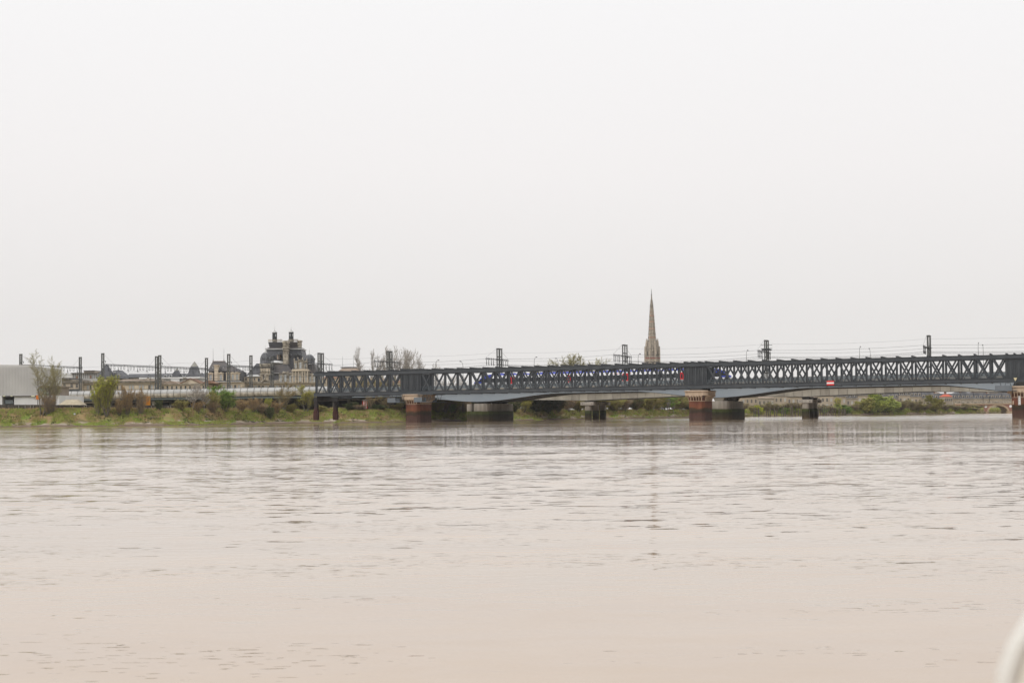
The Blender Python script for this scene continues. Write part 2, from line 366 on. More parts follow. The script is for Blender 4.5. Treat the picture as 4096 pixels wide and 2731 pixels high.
# ------------------------------------------------------------------ common frame of the three bridges
TH = math.asin(0.3336); OY = 429.0
OX = XZ(1606.3, 10, OY); BO = (OX, OY, 0.0)
def Bw(s, y, z): return Vector((OX + s * cos(TH) + y * sin(TH), OY - s * sin(TH) + y * cos(TH), z))
def S_of(px, y, z=10.0):
    a, b = -700.0, 330.0
    for _ in range(45):
        m_ = (a + b) / 2
        if proj(Bw(m_, y, z))[0] < px: a = m_
        else: b = m_
    return (a + b) / 2
zb = lambda s: 7.50 + 0.0068 * s
PAN = 77.06 / 21.5

# ---------------- old railway footbridge: two riveted lattice trusses
fb = thing('truss_footbridge', 'long dark grey steel truss footbridge with crossed diagonals, cut off at its left end', 'bridge', BO, -TH)
TW = 8.8; TH_ = 6.45; CH = 0.95
nodes = []; half = []; solid = []
s_end = -7 * PAN
def span_nodes(s0, n): return [s0 + i * PAN for i in range(n + 1)]
groups = [span_nodes(s_end, 7), span_nodes(1.5 * PAN, 20), span_nodes(23 * PAN, 20), span_nodes(44.5 * PAN, 5)]
s_stop = groups[-1][-1] + 0.4
for y in (0.0, TW):
    for nm, z0, z1 in (('bottom_chord', 0, CH), ('top_chord', TH_ - CH, TH_)):
        m = MB(True); k = 24; a = s_end - 0.75; b = s_stop
        def sweep(y0, y1, q0, q1):
            vs = []
            for i in range(k + 1):
                s = a + (b - a) * i / k; z = zb(s)
                vs += [(s, y0, z + q0), (s, y1, z + q0), (s, y1, z + q1), (s, y0, z + q1)]
            fs = [(4 * i + j, 4 * i + 4 + j, 4 * i + 4 + (j + 1) % 4, 4 * i + (j + 1) % 4) for i in range(k) for j in range(4)]
            fs += [(0, 1, 2, 3), (4 * k + 3, 4 * k + 2, 4 * k + 1, 4 * k)]
            m.add(vs, fs)
        sweep(y - 0.28, y + 0.28, z0 + 0.07, z1 - 0.07); sweep(y - 0.42, y + 0.42, z0, z0 + 0.068); sweep(y - 0.42, y + 0.42, z1 - 0.068, z1)
        m.build(nm, steel, fb)
vz0, vz1 = CH + 0.002, TH_ - CH - 0.002
mb = MB(True); mb.box(-0.24, 0.24, -0.06, 0.06, vz0, vz1); mb.box(-0.25, -0.19, -0.24, 0.24, vz0, vz1); mb.box(0.19, 0.25, -0.24, 0.24, vz0, vz1)
vert_mesh = mb.mesh('vertical_post', steel)
def diag_mesh(sg, yo):
    m = MB(True); x0, x1 = 0.52, PAN - 0.52
    p, q = ((x0, yo, vz0 - 0.05), (x1, yo, vz1 + 0.05)) if sg > 0 else ((x0, yo, vz1 + 0.05), (x1, yo, vz0 - 0.05))
    m.beam(p, q, 0.05, 0.43); m.beam((p[0], yo - 0.07, p[2]), (q[0], yo - 0.07, q[2]), 0.08, 0.30)
    return m.mesh('diagonal', steel)
dA = diag_mesh(1, 0.16); dB = diag_mesh(-1, -0.14)
mb = MB(True); mb.box(-0.13, 0.13, -0.5, TW + 0.5, TH_ + 0.003, TH_ + 0.30); mb.box(-0.22, 0.22, -0.5, TW + 0.5, TH_ + 0.302, TH_ + 0.35)
xb_mesh = mb.mesh('cross_beam', steel)
mb = MB(True); mb.box(-0.15, 0.15, 0.45, TW - 0.45, -0.12, 0.5)
fl_mesh = mb.mesh('floor_beam', steel_dark)
for gi, g in enumerate(groups):
    for i, s in enumerate(g):
        for y in (0.0, TW):
            link('vertical_post', vert_mesh, fb, (s, y, zb(s)))
            if i < len(g) - 1:
                link('diagonal', dA, fb, (s, y, zb(s))); link('diagonal', dB, fb, (s, y, zb(s)))
        link('cross_beam', xb_mesh, fb, (s, 0, zb(s))); link('floor_beam', fl_mesh, fb, (s, 0, zb(s)))
for s0 in (0.0, 21.5 * PAN, 43 * PAN):
    for y in (0.0, TW):
        for j in range(3):
            a = s0 + j * PAN / 2; b = a + PAN / 2; m = MB(True)
            m.box(a + 0.26 if j == 0 else a + 0.16, b - 0.26 if j == 2 else b - 0.16, y - 0.03, y + 0.03, zb(s0) + CH + 0.01, zb(s0) + TH_ - CH - 0.01)
            for q in (0.33, 0.66):
                c = a + (b - a) * q; m.box(c - 0.05, c + 0.05, y - 0.16, y + 0.16, zb(s0) + CH + 0.014, zb(s0) + TH_ - CH - 0.014)
            m.build('plate_panel', steel, fb)
        for j in (1, 2):
            link('vertical_post', vert_mesh, fb, (s0 + j * PAN / 2, y, zb(s0)))
    for j in (1, 2):
        link('cross_beam', xb_mesh, fb, (s0 + j * PAN / 2, 0, zb(s0)))
m = MB(True); m.frus((s_end - 0.6, s_stop, 0.5, TW - 0.5, 0), (s_end - 0.6, s_stop, 0.5, TW - 0.5, 0.16))
m.v = [(x, y, z + zb(x) + 0.52) for x, y, z in m.v]
m.build('deck', steel_dark, fb)
for y in (1.3, TW - 1.3):
    m = MB(True)
    for z in (1.62, 2.08):
        m.tube((s_end - 0.5, y, zb(s_end) + z), (s_stop, y, zb(s_stop) + z), 0.045, n=5)
    s = s_end
    while s < s_stop: m.tube((s, y, zb(s) + 0.6), (s, y, zb(s) + 2.08), 0.04, n=4); s += PAN / 2
    m.build('railing', parapet_m, fb)
    m = MB(True); s = s_end
    while s < s_stop:
        for j in range(6):
            x = s + 1.0 + j * 0.26; m.box(x - 0.045, x + 0.045, y - 0.03, y + 0.03, zb(s) + 0.7, zb(s) + 1.5)
        m.box(s + 0.9, s + 2.4, y - 0.04, y + 0.04, zb(s) + 1.5, zb(s) + 1.56); s += PAN
    o = m.build('balusters', mat('pale_steel', (0.30, 0.32, 0.33), None), fb); o['kind'] = 'stuff'

# ---------------- its brick river piers with cream arcaded heads
def octo(cx, hx, y0, y1, c):
    return [(cx - hx + c, y0), (cx + hx - c, y0), (cx + hx, y0 + c), (cx + hx, y1 - c), (cx + hx - c, y1), (cx - hx + c, y1), (cx - hx, y1 - c), (cx - hx, y0 + c)]
crb = MB(True)   # one corbel: slim shaft below, flaring outwards under the head (x across, -y outwards)
crb.add([(-0.09, 0.05, 5.0), (0.09, 0.05, 5.0), (0.09, -0.16, 5.0), (-0.09, -0.16, 5.0), (-0.10, 0.05, 5.55), (0.10, 0.05, 5.55), (0.10, -0.30, 5.55), (-0.10, -0.30, 5.55),
         (-0.33, 0.05, 6.3), (0.33, 0.05, 6.3), (0.33, -0.78, 6.3), (-0.33, -0.78, 6.3)],
        [(0, 1, 2, 3), (0, 4, 5, 1), (1, 5, 6, 2), (2, 6, 7, 3), (3, 7, 4, 0), (4, 8, 9, 5), (5, 9, 10, 6), (6, 10, 11, 7), (7, 11, 8, 4), (8, 11, 10, 9)])
crb_mesh = crb.mesh('corbel', cap_stone)
tooth = MB(True); tooth.add([(-0.36, 0, 0), (0.36, 0, 0), (0, 0, -0.36), (-0.36, -0.2, 0), (0.36, -0.2, 0), (0, -0.2, -0.36)], [(0, 1, 2), (5, 4, 3), (0, 2, 5, 3), (1, 4, 5, 2), (0, 3, 4, 1)])
tooth_mesh = tooth.mesh('pointed_tooth', cap_stone)
pier_s = [S_of(1647.5, -0.4, 4), S_of(2785.5, -0.4, 4), S_of(4047, -0.4, 4) + 2.0]
plab = ['reddish brick pier with cream arcaded head, leftmost one, between grassy bank and grey concrete pier',
        'reddish brick pier with cream arcaded head in mid river, before a mossy concrete pier',
        'brown brick pier with cream arcaded head and white gauge board, at the right picture edge']
for ps, lb in zip(pier_s, plab):
    base = Bw(ps, 0, 0)
    p = thing('brick_pier', lb, 'bridge pier', base, -TH, 'brick piers under the truss footbridge')
    hx = 2.0; y0, y1 = -0.4, 8.9
    m = MB(True); m.extz(octo(0, hx, y0, y1, 0.55), -3, 5.9); m.build('shaft', brick_red, p)
    m = MB(True); m.extz(octo(0, hx + 0.85, y0 - 0.85, y1 + 0.85, 0.9), 6.32, 7.25); m.build('head', cap_stone, p)
    m = MB(True)
    vs = [(x, y, 7.252) for x, y in octo(0, hx + 1.08, y0 - 1.08, y1 + 1.08, 1.0)] + [(x, y, 7.42) for x, y in octo(0, hx + 1.12, y0 - 1.12, y1 + 1.12, 1.0)] + [(x, y, 7.6) for x, y in octo(0, hx + 0.7, y0 - 0.7, y1 + 0.7, 0.9)]
    m.add(vs, [tuple(range(7, -1, -1)), tuple(range(16, 24))] + [(i + k * 8, (i + 1) % 8 + k * 8, (i + 1) % 8 + 8 + k * 8, i + 8 + k * 8) for k in (0, 1) for i in range(8)])
    m.build('cornice', cap_stone, p)
    m = MB(True); m.extz(octo(0, hx + 0.08, y0 - 0.08, y1 + 0.08, 0.55), 4.86, 4.99); m.build('string_course', cap_stone, p)
    def run(ax, ay, bx, by, n):
        d = Vector((bx - ax, by - ay, 0)); a = atan2(d.y, d.x)
        for i in range(n):
            q = (i + 0.5) / n; o = link('corbel', crb_mesh, p, (ax + d.x * q, ay + d.y * q, 0)); o.rotation_euler = (0, 0, a)
            nx, ny = sin(a), -cos(a)
            o = link('pointed_tooth', tooth_mesh, p, (ax + d.x * q + nx * 0.84, ay + d.y * q + ny * 0.84, 6.318)); o.rotation_euler = (0, 0, a)
    run(-hx + 0.3, y0, hx - 0.3, y0, 5); run(hx, y0 + 0.6, hx, y1 - 0.6, 11); run(hx - 0.3, y1, -hx + 0.3, y1, 5); run(-hx, y1 - 0.6, -hx, y0 + 0.6, 11)
    for yy in (0.0, TW):
        m = MB(True); top = zb(ps) - 0.005
        m.frus((-1.7, 1.7, yy - 0.55, yy + 0.5, 7.602), (-1.3, 1.3, yy - 0.45, yy + 0.4, top)); m.build('bearing', black_steel_and_shade, p)

# ---------------- steel trestle under the cut end
tr = thing('steel_trestle', 'dark steel trestle with rust red column feet, holding up the left end of the footbridge', 'trestle', Bw(-25.2, 0, 0), -TH)
zt = zb(-25) - 0.13
m = MB(True); m.box(-0.5, 0.5, -0.6, 12.6, zt - 1.15, zt); m.build('cap_beam', black_steel_and_shade, tr)
tr_m = tide_mat('rusting_column', [(0, (0.055, 0.025, 0.02)), (3.6, (0.06, 0.022, 0.018)), (4.6, (0.035, 0.028, 0.027)), (8, (0.03, 0.03, 0.032))], 0.8, 0.6)
for yy in (0.0, 12.0):
    m = MB(True)
    m.box(-0.5, 0.5, yy - 0.5, yy - 0.42, 1, zt - 1.16); m.box(-0.5, 0.5, yy + 0.42, yy + 0.5, 1, zt - 1.16); m.box(-0.12, 0.12, yy - 0.42, yy + 0.42, 1, zt - 1.16); m.box(-0.62, 0.62, yy - 0.6, yy + 0.6, 0.9, 3.3)
    m.build('column', tr_m, tr)

# ---------------- inspection cradles hanging round the piers
cradle_m = mat('cradle_grey', (0.13, 0.15, 0.17), (0.16, 0.18, 0.20), 0.6)
def cradle(s, y, label, wd=1.15):
    z = zb(s); o = thing('inspection_cradle', label, 'work platform', Bw(s, y, z - 2.0), -TH, 'work platforms hanging under the truss footbridge')
    m = MB(True)
    for q in (-1.5, 0.7): m.tube((q, 0, 1.98), (q + 0.5, 0, 0.2), 0.07, n=4); m.tube((q + 1.4, 0, 1.98), (q + 0.8, 0, 0.2), 0.06, n=4)
    m.box(-1.8, 2.4, -0.08, 0.08, 1.88, 1.995); m.build('hanger', steel, o)
    m = MB(True); m.box(-2.6, -2.6 + 2 * wd, -0.7, -0.6, 0, 1.15); m.box(-2.6, -2.6 + 2 * wd, 2.2, 2.3, 0, 1.15); m.box(-2.7, 2.3, -0.8, 2.4, -0.09, -0.002); m.build('platform', cradle_m, o)
    m = MB(True)
    for zz in (0.5, 1.1): m.tube((-2.6, -0.65, zz), (2.2, -0.65, zz), 0.035, n=4); m.tube((-2.6, 2.25, zz), (2.2, 2.25, zz), 0.035, n=4)
    m.build('guard_rail', steel, o)
cradle(S_of(1592, -0.9, 7), -1.3, 'grey inspection cradle hanging left of the leftmost brick pier')
cradle(S_of(1700, -0.9, 7), -1.6, 'grey inspection cradle hanging across the head of the leftmost brick pier')
cradle(S_of(1735, 8.5, 7), 9.2, 'dark inspection cradle hanging just right of the leftmost brick pier')
cradle(S_of(4027, -0.9, 7), -1.0, 'grey box shaped cradle hanging just left of the rightmost brick pier', 1.9)

# ---------------- signs on the bridge and pier
s = S_of(3321.5, -0.5, 9); z0 = zb(s)
sg = thing('navigation_sign', 'red and white striped navigation board fixed to the bottom chord of the truss footbridge', 'sign', Bw(s, -0.5, z0 + 0.1), -TH)
m = MB(True)
m.box(-0.88, 0.88, -0.06, 0, 0, 0.36); m.box(-0.88, 0.88, -0.06, 0, 0.74, 1.12); m.build('red_stripe', red_m, sg)
m = MB(True); m.box(-0.88, 0.88, -0.058, -0.002, 0.362, 0.738); m.build('white_stripe', white_m, sg)
m = MB(True); m.box(-0.7, -0.62, 0, 0.1, 0.05, 1.05); m.box(0.62, 0.7, 0, 0.1, 0.05, 1.05); m.build('bracket', steel_dark, sg)
s = S_of(4061.5, -0.5, 9); m = MB(); a = Bw(s, -0.52, zb(s) + 0.95)
ux = Vector((cos(TH), -sin(TH), 0)); uy = Vector((sin(TH), cos(TH), 0))
P = [a + ux * -0.42, a + ux * 0.42, a + Vector((0, 0, -0.82))]
m.add(P + [q - uy * 0.05 for q in P], [(0, 1, 2), (5, 4, 3), (0, 3, 4, 1), (1, 4, 5, 2), (2, 5, 3, 0)])
o = m.mesh('triangle_sign', mat('sign_cream', (0.62, 0.55, 0.35), None), tuple(a)); tag(link('triangle_sign', o, None, a), 'small cream triangle pointing down above the rightmost brick pier', 'sign')
s = S_of(4077.5, -0.5, 4)
ga = thing('gauge_board', 'narrow white water level board with dark tick marks on the rightmost brick pier', 'gauge', Bw(s, -0.47, 3.2), -TH)
m = MB(True); m.box(-0.27, 0.27, -0.05, 0, 0, 2.1); m.build('board', white_m, ga)
m = MB(True)
for i in range(10): m.box(-0.25, -0.02 if i % 2 else 0.12, -0.056, -0.051, 0.15 + i * 0.2, 0.23 + i * 0.2)
m.build('tick_marks', arm_m, ga)
tag(link('pier_light', (lambda q: (q.box(-0.13, 0.13, -0.3, 0, 0, 0.75), q.lathe(0, -0.15, [(0.13, 0.75), (0.06, 0.9)], 8), q.mesh('pier_light', cap_stone))[2])(MB(True)), None, Bw(S_of(4052, -0.5, 3.5), -0.45, 3.3)), 'small pale lantern bracket low on the rightmost brick pier', 'light')

# ------------------------------------------------------------------ railway bridge with haunched steel girders
rb = thing('railway_bridge', 'wide railway bridge with light blue haunched girders behind the truss footbridge', 'bridge', BO, -TH)
rz = lambda s: 9.35 + 0.009 * (s - 30)              # underside of the deck edge
rp = [S_of(1965, 50, 5), S_of(2905, 50, 5)]; L_ = rp[1] - rp[0]; rp = [rp[0] - L_, rp[0], rp[1], S_of(4125, 50, 5), S_of(4125, 50, 5) + L_]
def gbot(s):
    d = min(abs(s - p) for p in rp[1:]); q = min(1, d / 25.0); f = q * q * (3 - 2 * q)
    return 5.85 + 0.009 * (s - 30) * 0.6 + f * (2.02 + 0.004 * (s - 30) * 0.6)
ga_, gb_ = S_of(1300, 40, 8), rp[-1] + 10
def strip(name, y0, y1, ztop, zbot, a, b, mt, par, n=220):
    m = MB(True); vs = []
    for i in range(n + 1):
        s = a + (b - a) * i / n; vs += [(s, y0, zbot(s)), (s, y1, zbot(s)), (s, y1, ztop(s)), (s, y0, ztop(s))]
    fs = [(4 * i + j, 4 * i + 4 + j, 4 * i + 4 + (j + 1) % 4, 4 * i + (j + 1) % 4) for i in range(n) for j in range(4)] + [(0, 1, 2, 3), (4 * n + 3, 4 * n + 2, 4 * n + 1, 4 * n)]
    m.add(vs, fs); return m.build(name, mt, par)
for y0, y1 in ((39.8, 47.5), (53.0, 61.0)):
    strip('girder', y0, y1, rz, lambda s: gbot(s) + 0.002, ga_, gb_, girder_blue, rb)
    strip('bottom_flange', y0 - 0.02, y1 + 0.35, gbot, lambda s: gbot(s) - 0.10, ga_, gb_, black_steel_and_shade, rb)  # flange coloured black for the shade below the girder
strip('deck', 38.6, 64.5, lambda s: rz(s) + 0.4, lambda s: rz(s) + 0.002, rp[0] - 40, gb_, concrete_d, rb, 10)
strip('deck', 38.6, 70.0, lambda s: 9.0, lambda s: 8.2, -330, rp[0] - 40.05, concrete_d, rb, 2)
for y in (38.6, 64.2):
    strip('parapet', y, y + 0.25, lambda s: rz(s) + 1.35, lambda s: rz(s) + 0.402, -36 if y < 40 else rp[0] - 40, gb_, parapet_m, rb, 10)
    strip('handrail', y - 0.06, y + 0.3, lambda s: rz(s) + 1.47, lambda s: rz(s) + 1.352, -36 if y < 40 else rp[0] - 40, gb_, zinc, rb, 10)
for t0 in (43.0, 47.2, 55.2, 59.4):
    for dx in (-0.75, 0.75):
        strip('rail', t0 + dx - 0.05, t0 + dx + 0.05, lambda s: rz(s) + 0.58, lambda s: rz(s) + 0.402, rp[0] - 38, gb_, black_steel_and_shade, rb, 10)
plb = {1: 'grey concrete pier with dark algae foot, right of the leftmost brick pier',
       2: 'pale concrete pier with bright green moss band, half hidden behind the middle brick pier'}
for i in (1, 2, 3):
    p = thing('concrete_pier', plb.get(i, {0: 'concrete pier hidden behind the bank bushes left of the footbridge end', 3: 'concrete pier hidden behind the rightmost brick pier'}.get(i)), 'bridge pier', Bw(rp[i], 39.2, 0), -TH, 'concrete piers of the railway bridge')
    def lobed(x0, x1, y0, y1, n=6):
        c = (x0 + x1) / 2; r = (x1 - x0) / 2
        return [(c + r * cos(pi + pi * k / n), y0 + r + r * sin(pi + pi * k / n)) for k in range(n + 1)] + [(c + r * cos(pi * k / n), y1 - r + r * sin(pi * k / n)) for k in range(n + 1)]
    m = MB(True); m.extz(lobed(-2.2, 2.6, 0, 24.5), -3, 5.15); m.build('pier_wall', concrete_pier, p)
    m = MB(True); m.extz(lobed(-4.0, -2.25, 0.5, 23.5), -3, 5.1); m.build('pier_wall', concrete_pier, p)
    m = MB(True); m.extz(lobed(-4.5, 3.1, -0.4, 24.9), -3, 2.92); m.build('footing', concrete_pier, p)
    for yy in (1.6, 6.5, 15.0, 20.5):
        m = MB(True); m.frus((-1.0, 1.2, yy - 0.8, yy + 0.8, 5.16), (-1.5, 1.7, yy - 1.2, yy + 1.2, gbot(rp[i]) - 0.105)); m.build('bearing_plinth', concrete_d if i == 2 else black_steel_and_shade, p)

# ------------------------------------------------------------------ concrete road bridge further back
rd = thing('road_bridge', 'grey beige concrete segment road bridge behind the railway bridge', 'bridge', BO, -TH)
dz = lambda s: 10.2 + 0.01 * (s - 40)
cp = [S_of(2382, 111, 4), S_of(3240, 111, 4)]; Lc = cp[1] - cp[0]; cp = [cp[0] - Lc, cp[0], cp[1], cp[1] + Lc, cp[1] + 2 * Lc]
def cbot(s):
    d = min(abs(s - p) for p in cp) / (Lc / 2); q = min(1, d)
    return 6.25 + 0.006 * (s - 40) + 1.0 * q ** 0.8
strip('deck', 100, 122.5, dz, lambda s: dz(s) - 0.55, -110, cp[-1] + 20, concrete, rd, 40)
seg = -100.0; sl_ = 2.75
while seg < cp[-1] + 15:
    a, b = seg + 0.035, seg + sl_ - 0.035; m = MB(True)
    for y0, y1 in ((101.4, 108.5),):
        v = []
        for x in (a, b): v += [(x, y0, cbot(x)), (x, y1, cbot(x)), (x, y1, dz(x) - 0.552), (x, y0, dz(x) - 0.552)]
        m.add(v, [(0, 1, 2, 3), (7, 6, 5, 4), (0, 4, 5, 1), (1, 5, 6, 2), (2, 6, 7, 3), (3, 7, 4, 0)])
    m.build('box_segment', concrete if int(seg * 7) % 3 else concrete_d, rd); seg += sl_
strip('box_girder', 114, 121, lambda s: dz(s) - 0.552, cbot, -100, cp[-1] + 14, concrete_d, rd, 60)
strip('soffit_shade', 101.3, 108.6, lambda s: cbot(s) - 0.002, lambda s: cbot(s) - 0.12, -100, cp[-1] + 14, black_steel_and_shade, rd)  # black sheet under the concrete boxes, painted in for their shade
for y in (100.2, 122.2): 
    m = MB(True); m.tube((-100, y, dz(-100) + 1), (cp[-1] + 20, y, dz(cp[-1] + 20) + 1), 0.06, n=4)
    s = -100
    while s < cp[-1] + 20: m.tube((s, y, dz(s) + 0.003), (s, y, dz(s) + 1), 0.04, n=4); s += 2.5
    m.build('guard_rail', mast_m, rd)
clb = {1: 'three column concrete pier with T shaped cap, below the road bridge near the church spire', 2: 'slim concrete pier with three columns and dark wet foot, right of the middle brick pier'}
for i in (1, 2, 3):
    p = thing('column_pier', clb.get(i, 'column pier of the road bridge beyond the right picture edge'), 'bridge pier', Bw(cp[i], 102, 0), -TH, 'column piers of the road bridge')
    for yy in (0.8, 9.2, 17.6):
        m = MB(True); m.extz(octo(0, 0.95, yy - 0.95, yy + 0.95, 0.3), -3, 4.7); m.build('column', concrete_pier, p)
        if i == 2: m = MB(True); m.extz(octo(0, 1.12, yy - 1.12, yy + 1.12, 0.4), -3, 2.6); m.build('wet_casing', concrete_pier, p)
        m = MB(True); m.box(-2.2, 2.2, yy - 1.3, yy + 1.3, 4.72, 5.75); m.build('cap', concrete_pier, p)
        for sx in (-1.5, 1.5): m = MB(True); m.box(sx - 0.15, sx + 0.15, yy - 1.36, yy - 1.305, 5.1, 5.3); m.build('drain_hole', arm_m, p)
        m = MB(True); m.frus((-0.8, 0.8, yy - 0.8, yy + 0.8, 5.752), (-1.1, 1.1, yy - 1.1, yy + 1.1, cbot(cp[i]) - 0.12)); m.build('bearing', black_steel_and_shade, p)

# street lamps along both edges of the road bridge
NEAR = [(1743, 'tall street lamp, arm bent right, leftmost lamp above the truss footbridge'),
        (2137, 'tall street lamp, arm bent right, left of the pale green treetops above the footbridge'),
        (2553, 'tall street lamp, arm bent right, standing between a catenary mast and the church spire'),
        (2986, 'tall street lamp, arm bent right, alone between the church spire and the next mast'),
        (3439, 'taller of two street lamps standing close together, right of the red and white board'),
        (3914, 'tallest thin street lamp near the right edge, left one of its pair')]
FAR = [(1852, 'street lamp, arm bent left, second lamp from the left above the footbridge'),
       (2233, 'street lamp, arm bent left, in front of the pale treetops above the footbridge'),
       (2634, 'street lamp with left arm standing right behind the church spire foot'),
       (3050, 'street lamp with left arm close behind the mast right of the spire'),
       (3482, 'shorter of two street lamps standing close together, right of the red and white board'),
       (3934, 'shorter right one of the pair of street lamps near the right edge')]
for lst, y, sg_ in ((NEAR, 100.8, 1), (FAR, 121.7, -1)):
    for px, lb in lst:
        s = S_of(px, y, 16); z = dz(s)
        o = thing('street_lamp', lb, 'street lamp', Bw(s, y, z), -TH, 'street lamps on the road bridge')
        m = MB(True); m.tube((0, 0, 0.003), (0, 0, 9.2), 0.11, 0.07, 6); pts = [(0, 0, 9.2), (0, 0.35 * sg_, 10.0), (0, 1.1 * sg_, 10.5), (0, 2.0 * sg_, 10.7)]
        m.path(pts, 0.06, 5); m.build('post', mast_m, o)
        m = MB(True); m.frus((-0.17, 0.17, min(1.9 * sg_, 2.9 * sg_), max(1.9 * sg_, 2.9 * sg_), 10.58), (-0.1, 0.1, min(2.0 * sg_, 2.8 * sg_), max(2.0 * sg_, 2.8 * sg_), 10.84)); m.build('lamp_head', arm_m, o)

# ------------------------------------------------------------------ catenary masts
def post_mesh(h, wd):
    m = MB(True); l = wd * 0.27
    for x in (-wd / 2 + l / 2, wd / 2 - l / 2): m.box(x - l / 2, x + l / 2, -0.22, 0.22, 0, h)
    k = max(3, int(h / 2.3))
    for i in range(k + 1):
        z = 0.15 + (h - 0.42) * i / k; m.box(-wd / 2 + l + 0.001, wd / 2 - l - 0.001, -0.18, 0.18, z, z + 0.3)
    m.box(-wd / 2 - 0.05, wd / 2 + 0.05, -0.26, 0.26, h + 0.002, h + 0.13)
    return m.mesh('lattice_post', mast_m)
ins = MB(True)   # a hanging V of rods ending in an insulator and a registration arm
ins.tube((0, -0.4, 0), (0, 0, -0.9), 0.05, n=4); ins.tube((0, 0.4, 0), (0, 0, -0.9), 0.05, n=4); ins.tube((0, 0, -0.9), (0, 0, -1.75), 0.08, n=5)
ins.box(-0.1, 0.1, -0.3, 0.3, -1.2, -1.05); ins.tube((0, 0, -1.7), (0, 0.9, -1.5), 0.045, n=4); ins.tube((0, 0, 0), (0, 0, 0.5), 0.05, n=4)
ins_mesh = ins.mesh('insulator_hanger', arm_m)
lp = MB(True)
for q in (-0.35, 0.35): lp.tube((0, q, 0), (0, q, -0.95), 0.06, n=4)
lp.tube((0, -0.35, -0.95), (0, 0.35, -0.95), 0.06, n=4); lp.tube((0, 0, -0.1), (0, 0, 0.4), 0.05, n=4)
loop_mesh = lp.mesh('wire_loop', arm_m)
BM = [(1283, 1413, 'paired grey catenary mast behind the cut left end of the truss footbridge', 'n'),
      (1558, 1405.5, 'paired grey catenary mast with cross arm in front of the bare poplars', 'y'),
      (1998, 1395, 'paired grey catenary mast with cross arm above the nose of the blue and white train', 'y'),
      (2500, 1380, 'paired grey catenary mast with cross arm just left of the church spire', 'y'),
      (3067, 1362, 'paired grey catenary mast crowded with extra arms, first one right of the spire', 'y'),
      (3717, 1343, 'paired catenary mast seen edge on as one thick post near the right edge', 'y')]
mast_s = []
for px, ty, lb, arm in BM:
    s = S_of(px, 50.6, 16); mast_s.append(s); z = rz(s) + 0.405; P_ = Bw(s, 50.6, z)
    h = Z_(px, ty, P_.y) - z
    o = thing('catenary_mast', lb, 'catenary mast', P_, -TH, 'catenary masts of the railway')
    pm = post_mesh(h, 0.88)
    link('lattice_post', pm, o, (0, -1.15, 0)); link('lattice_post', pm, o, (0, 1.15, 0))
    az = h - 3.25
    y0, y1 = (-10.2, 9.8)
    m = MB(True)
    for q in (0, 0.26): m.beam((-0.62, y0 * (1 - q * 0.2), az + q), (-0.62, y1 * (1 - q * 0.2), az + q), 0.16, 0.11)
    k = -9.0
    while k < 9: m.beam((-0.62, k, az), (-0.62, k + 0.9, az + 0.26), 0.08, 0.08); k += 1.8
    m.box(-0.7, 0.7, -1.45, 1.45, az - 0.1, az + 0.02)
    m.build('cross_arm', arm_m, o)
    for yy in (-9.2, -7.4, -5.2, -3.4, 3.2, 5.0, 7.2, 9.0): link('insulator_hanger' , ins_mesh, o, (-0.62, yy, az - 0.06))
    m = MB(True)
    for e in (y0 + 0.3, y1 - 0.3): m.tube((-0.5, 1.2 if e > 0 else -1.2, h), (-0.62, e, az + 0.4), 0.025, n=3)
    m.build('stay_rod', wire_m, o)
    if px == 3067:
        m = MB(True)
        for zz in (1.0, 1.9): m.box(-1.6, 1.6, -0.1, 0.1, az + zz, az + zz + 0.12)
        m.box(-1.1, 1.1, -1.6, 1.8, az + 0.5, az + 0.9)
        m.build('switch_gear', arm_m, o)
        m = MB(True)
        for zz in (1.0, 3.0, 5.0): m.box(-0.55, 0.55, -2.2, -1.4, zz, zz + 0.25)
        m.build('ladder_cage', arm_m, o)
PORT = [((83, 1417), (321, 1431), 'catenary portal whose left mast rises over the white warehouse roof', None),
        ((411, 1414), (626, 1426), 'catenary portal with masts beside the dark cone roof and the long slate roof', None),
        ((639, 1422), (826, 1434), 'catenary portal passing in front of the two small slate pyramids', None),
        ((915, 1417), (1088, 1428), 'catenary portal with three masts left of the twin lantern palace roof', 996)]
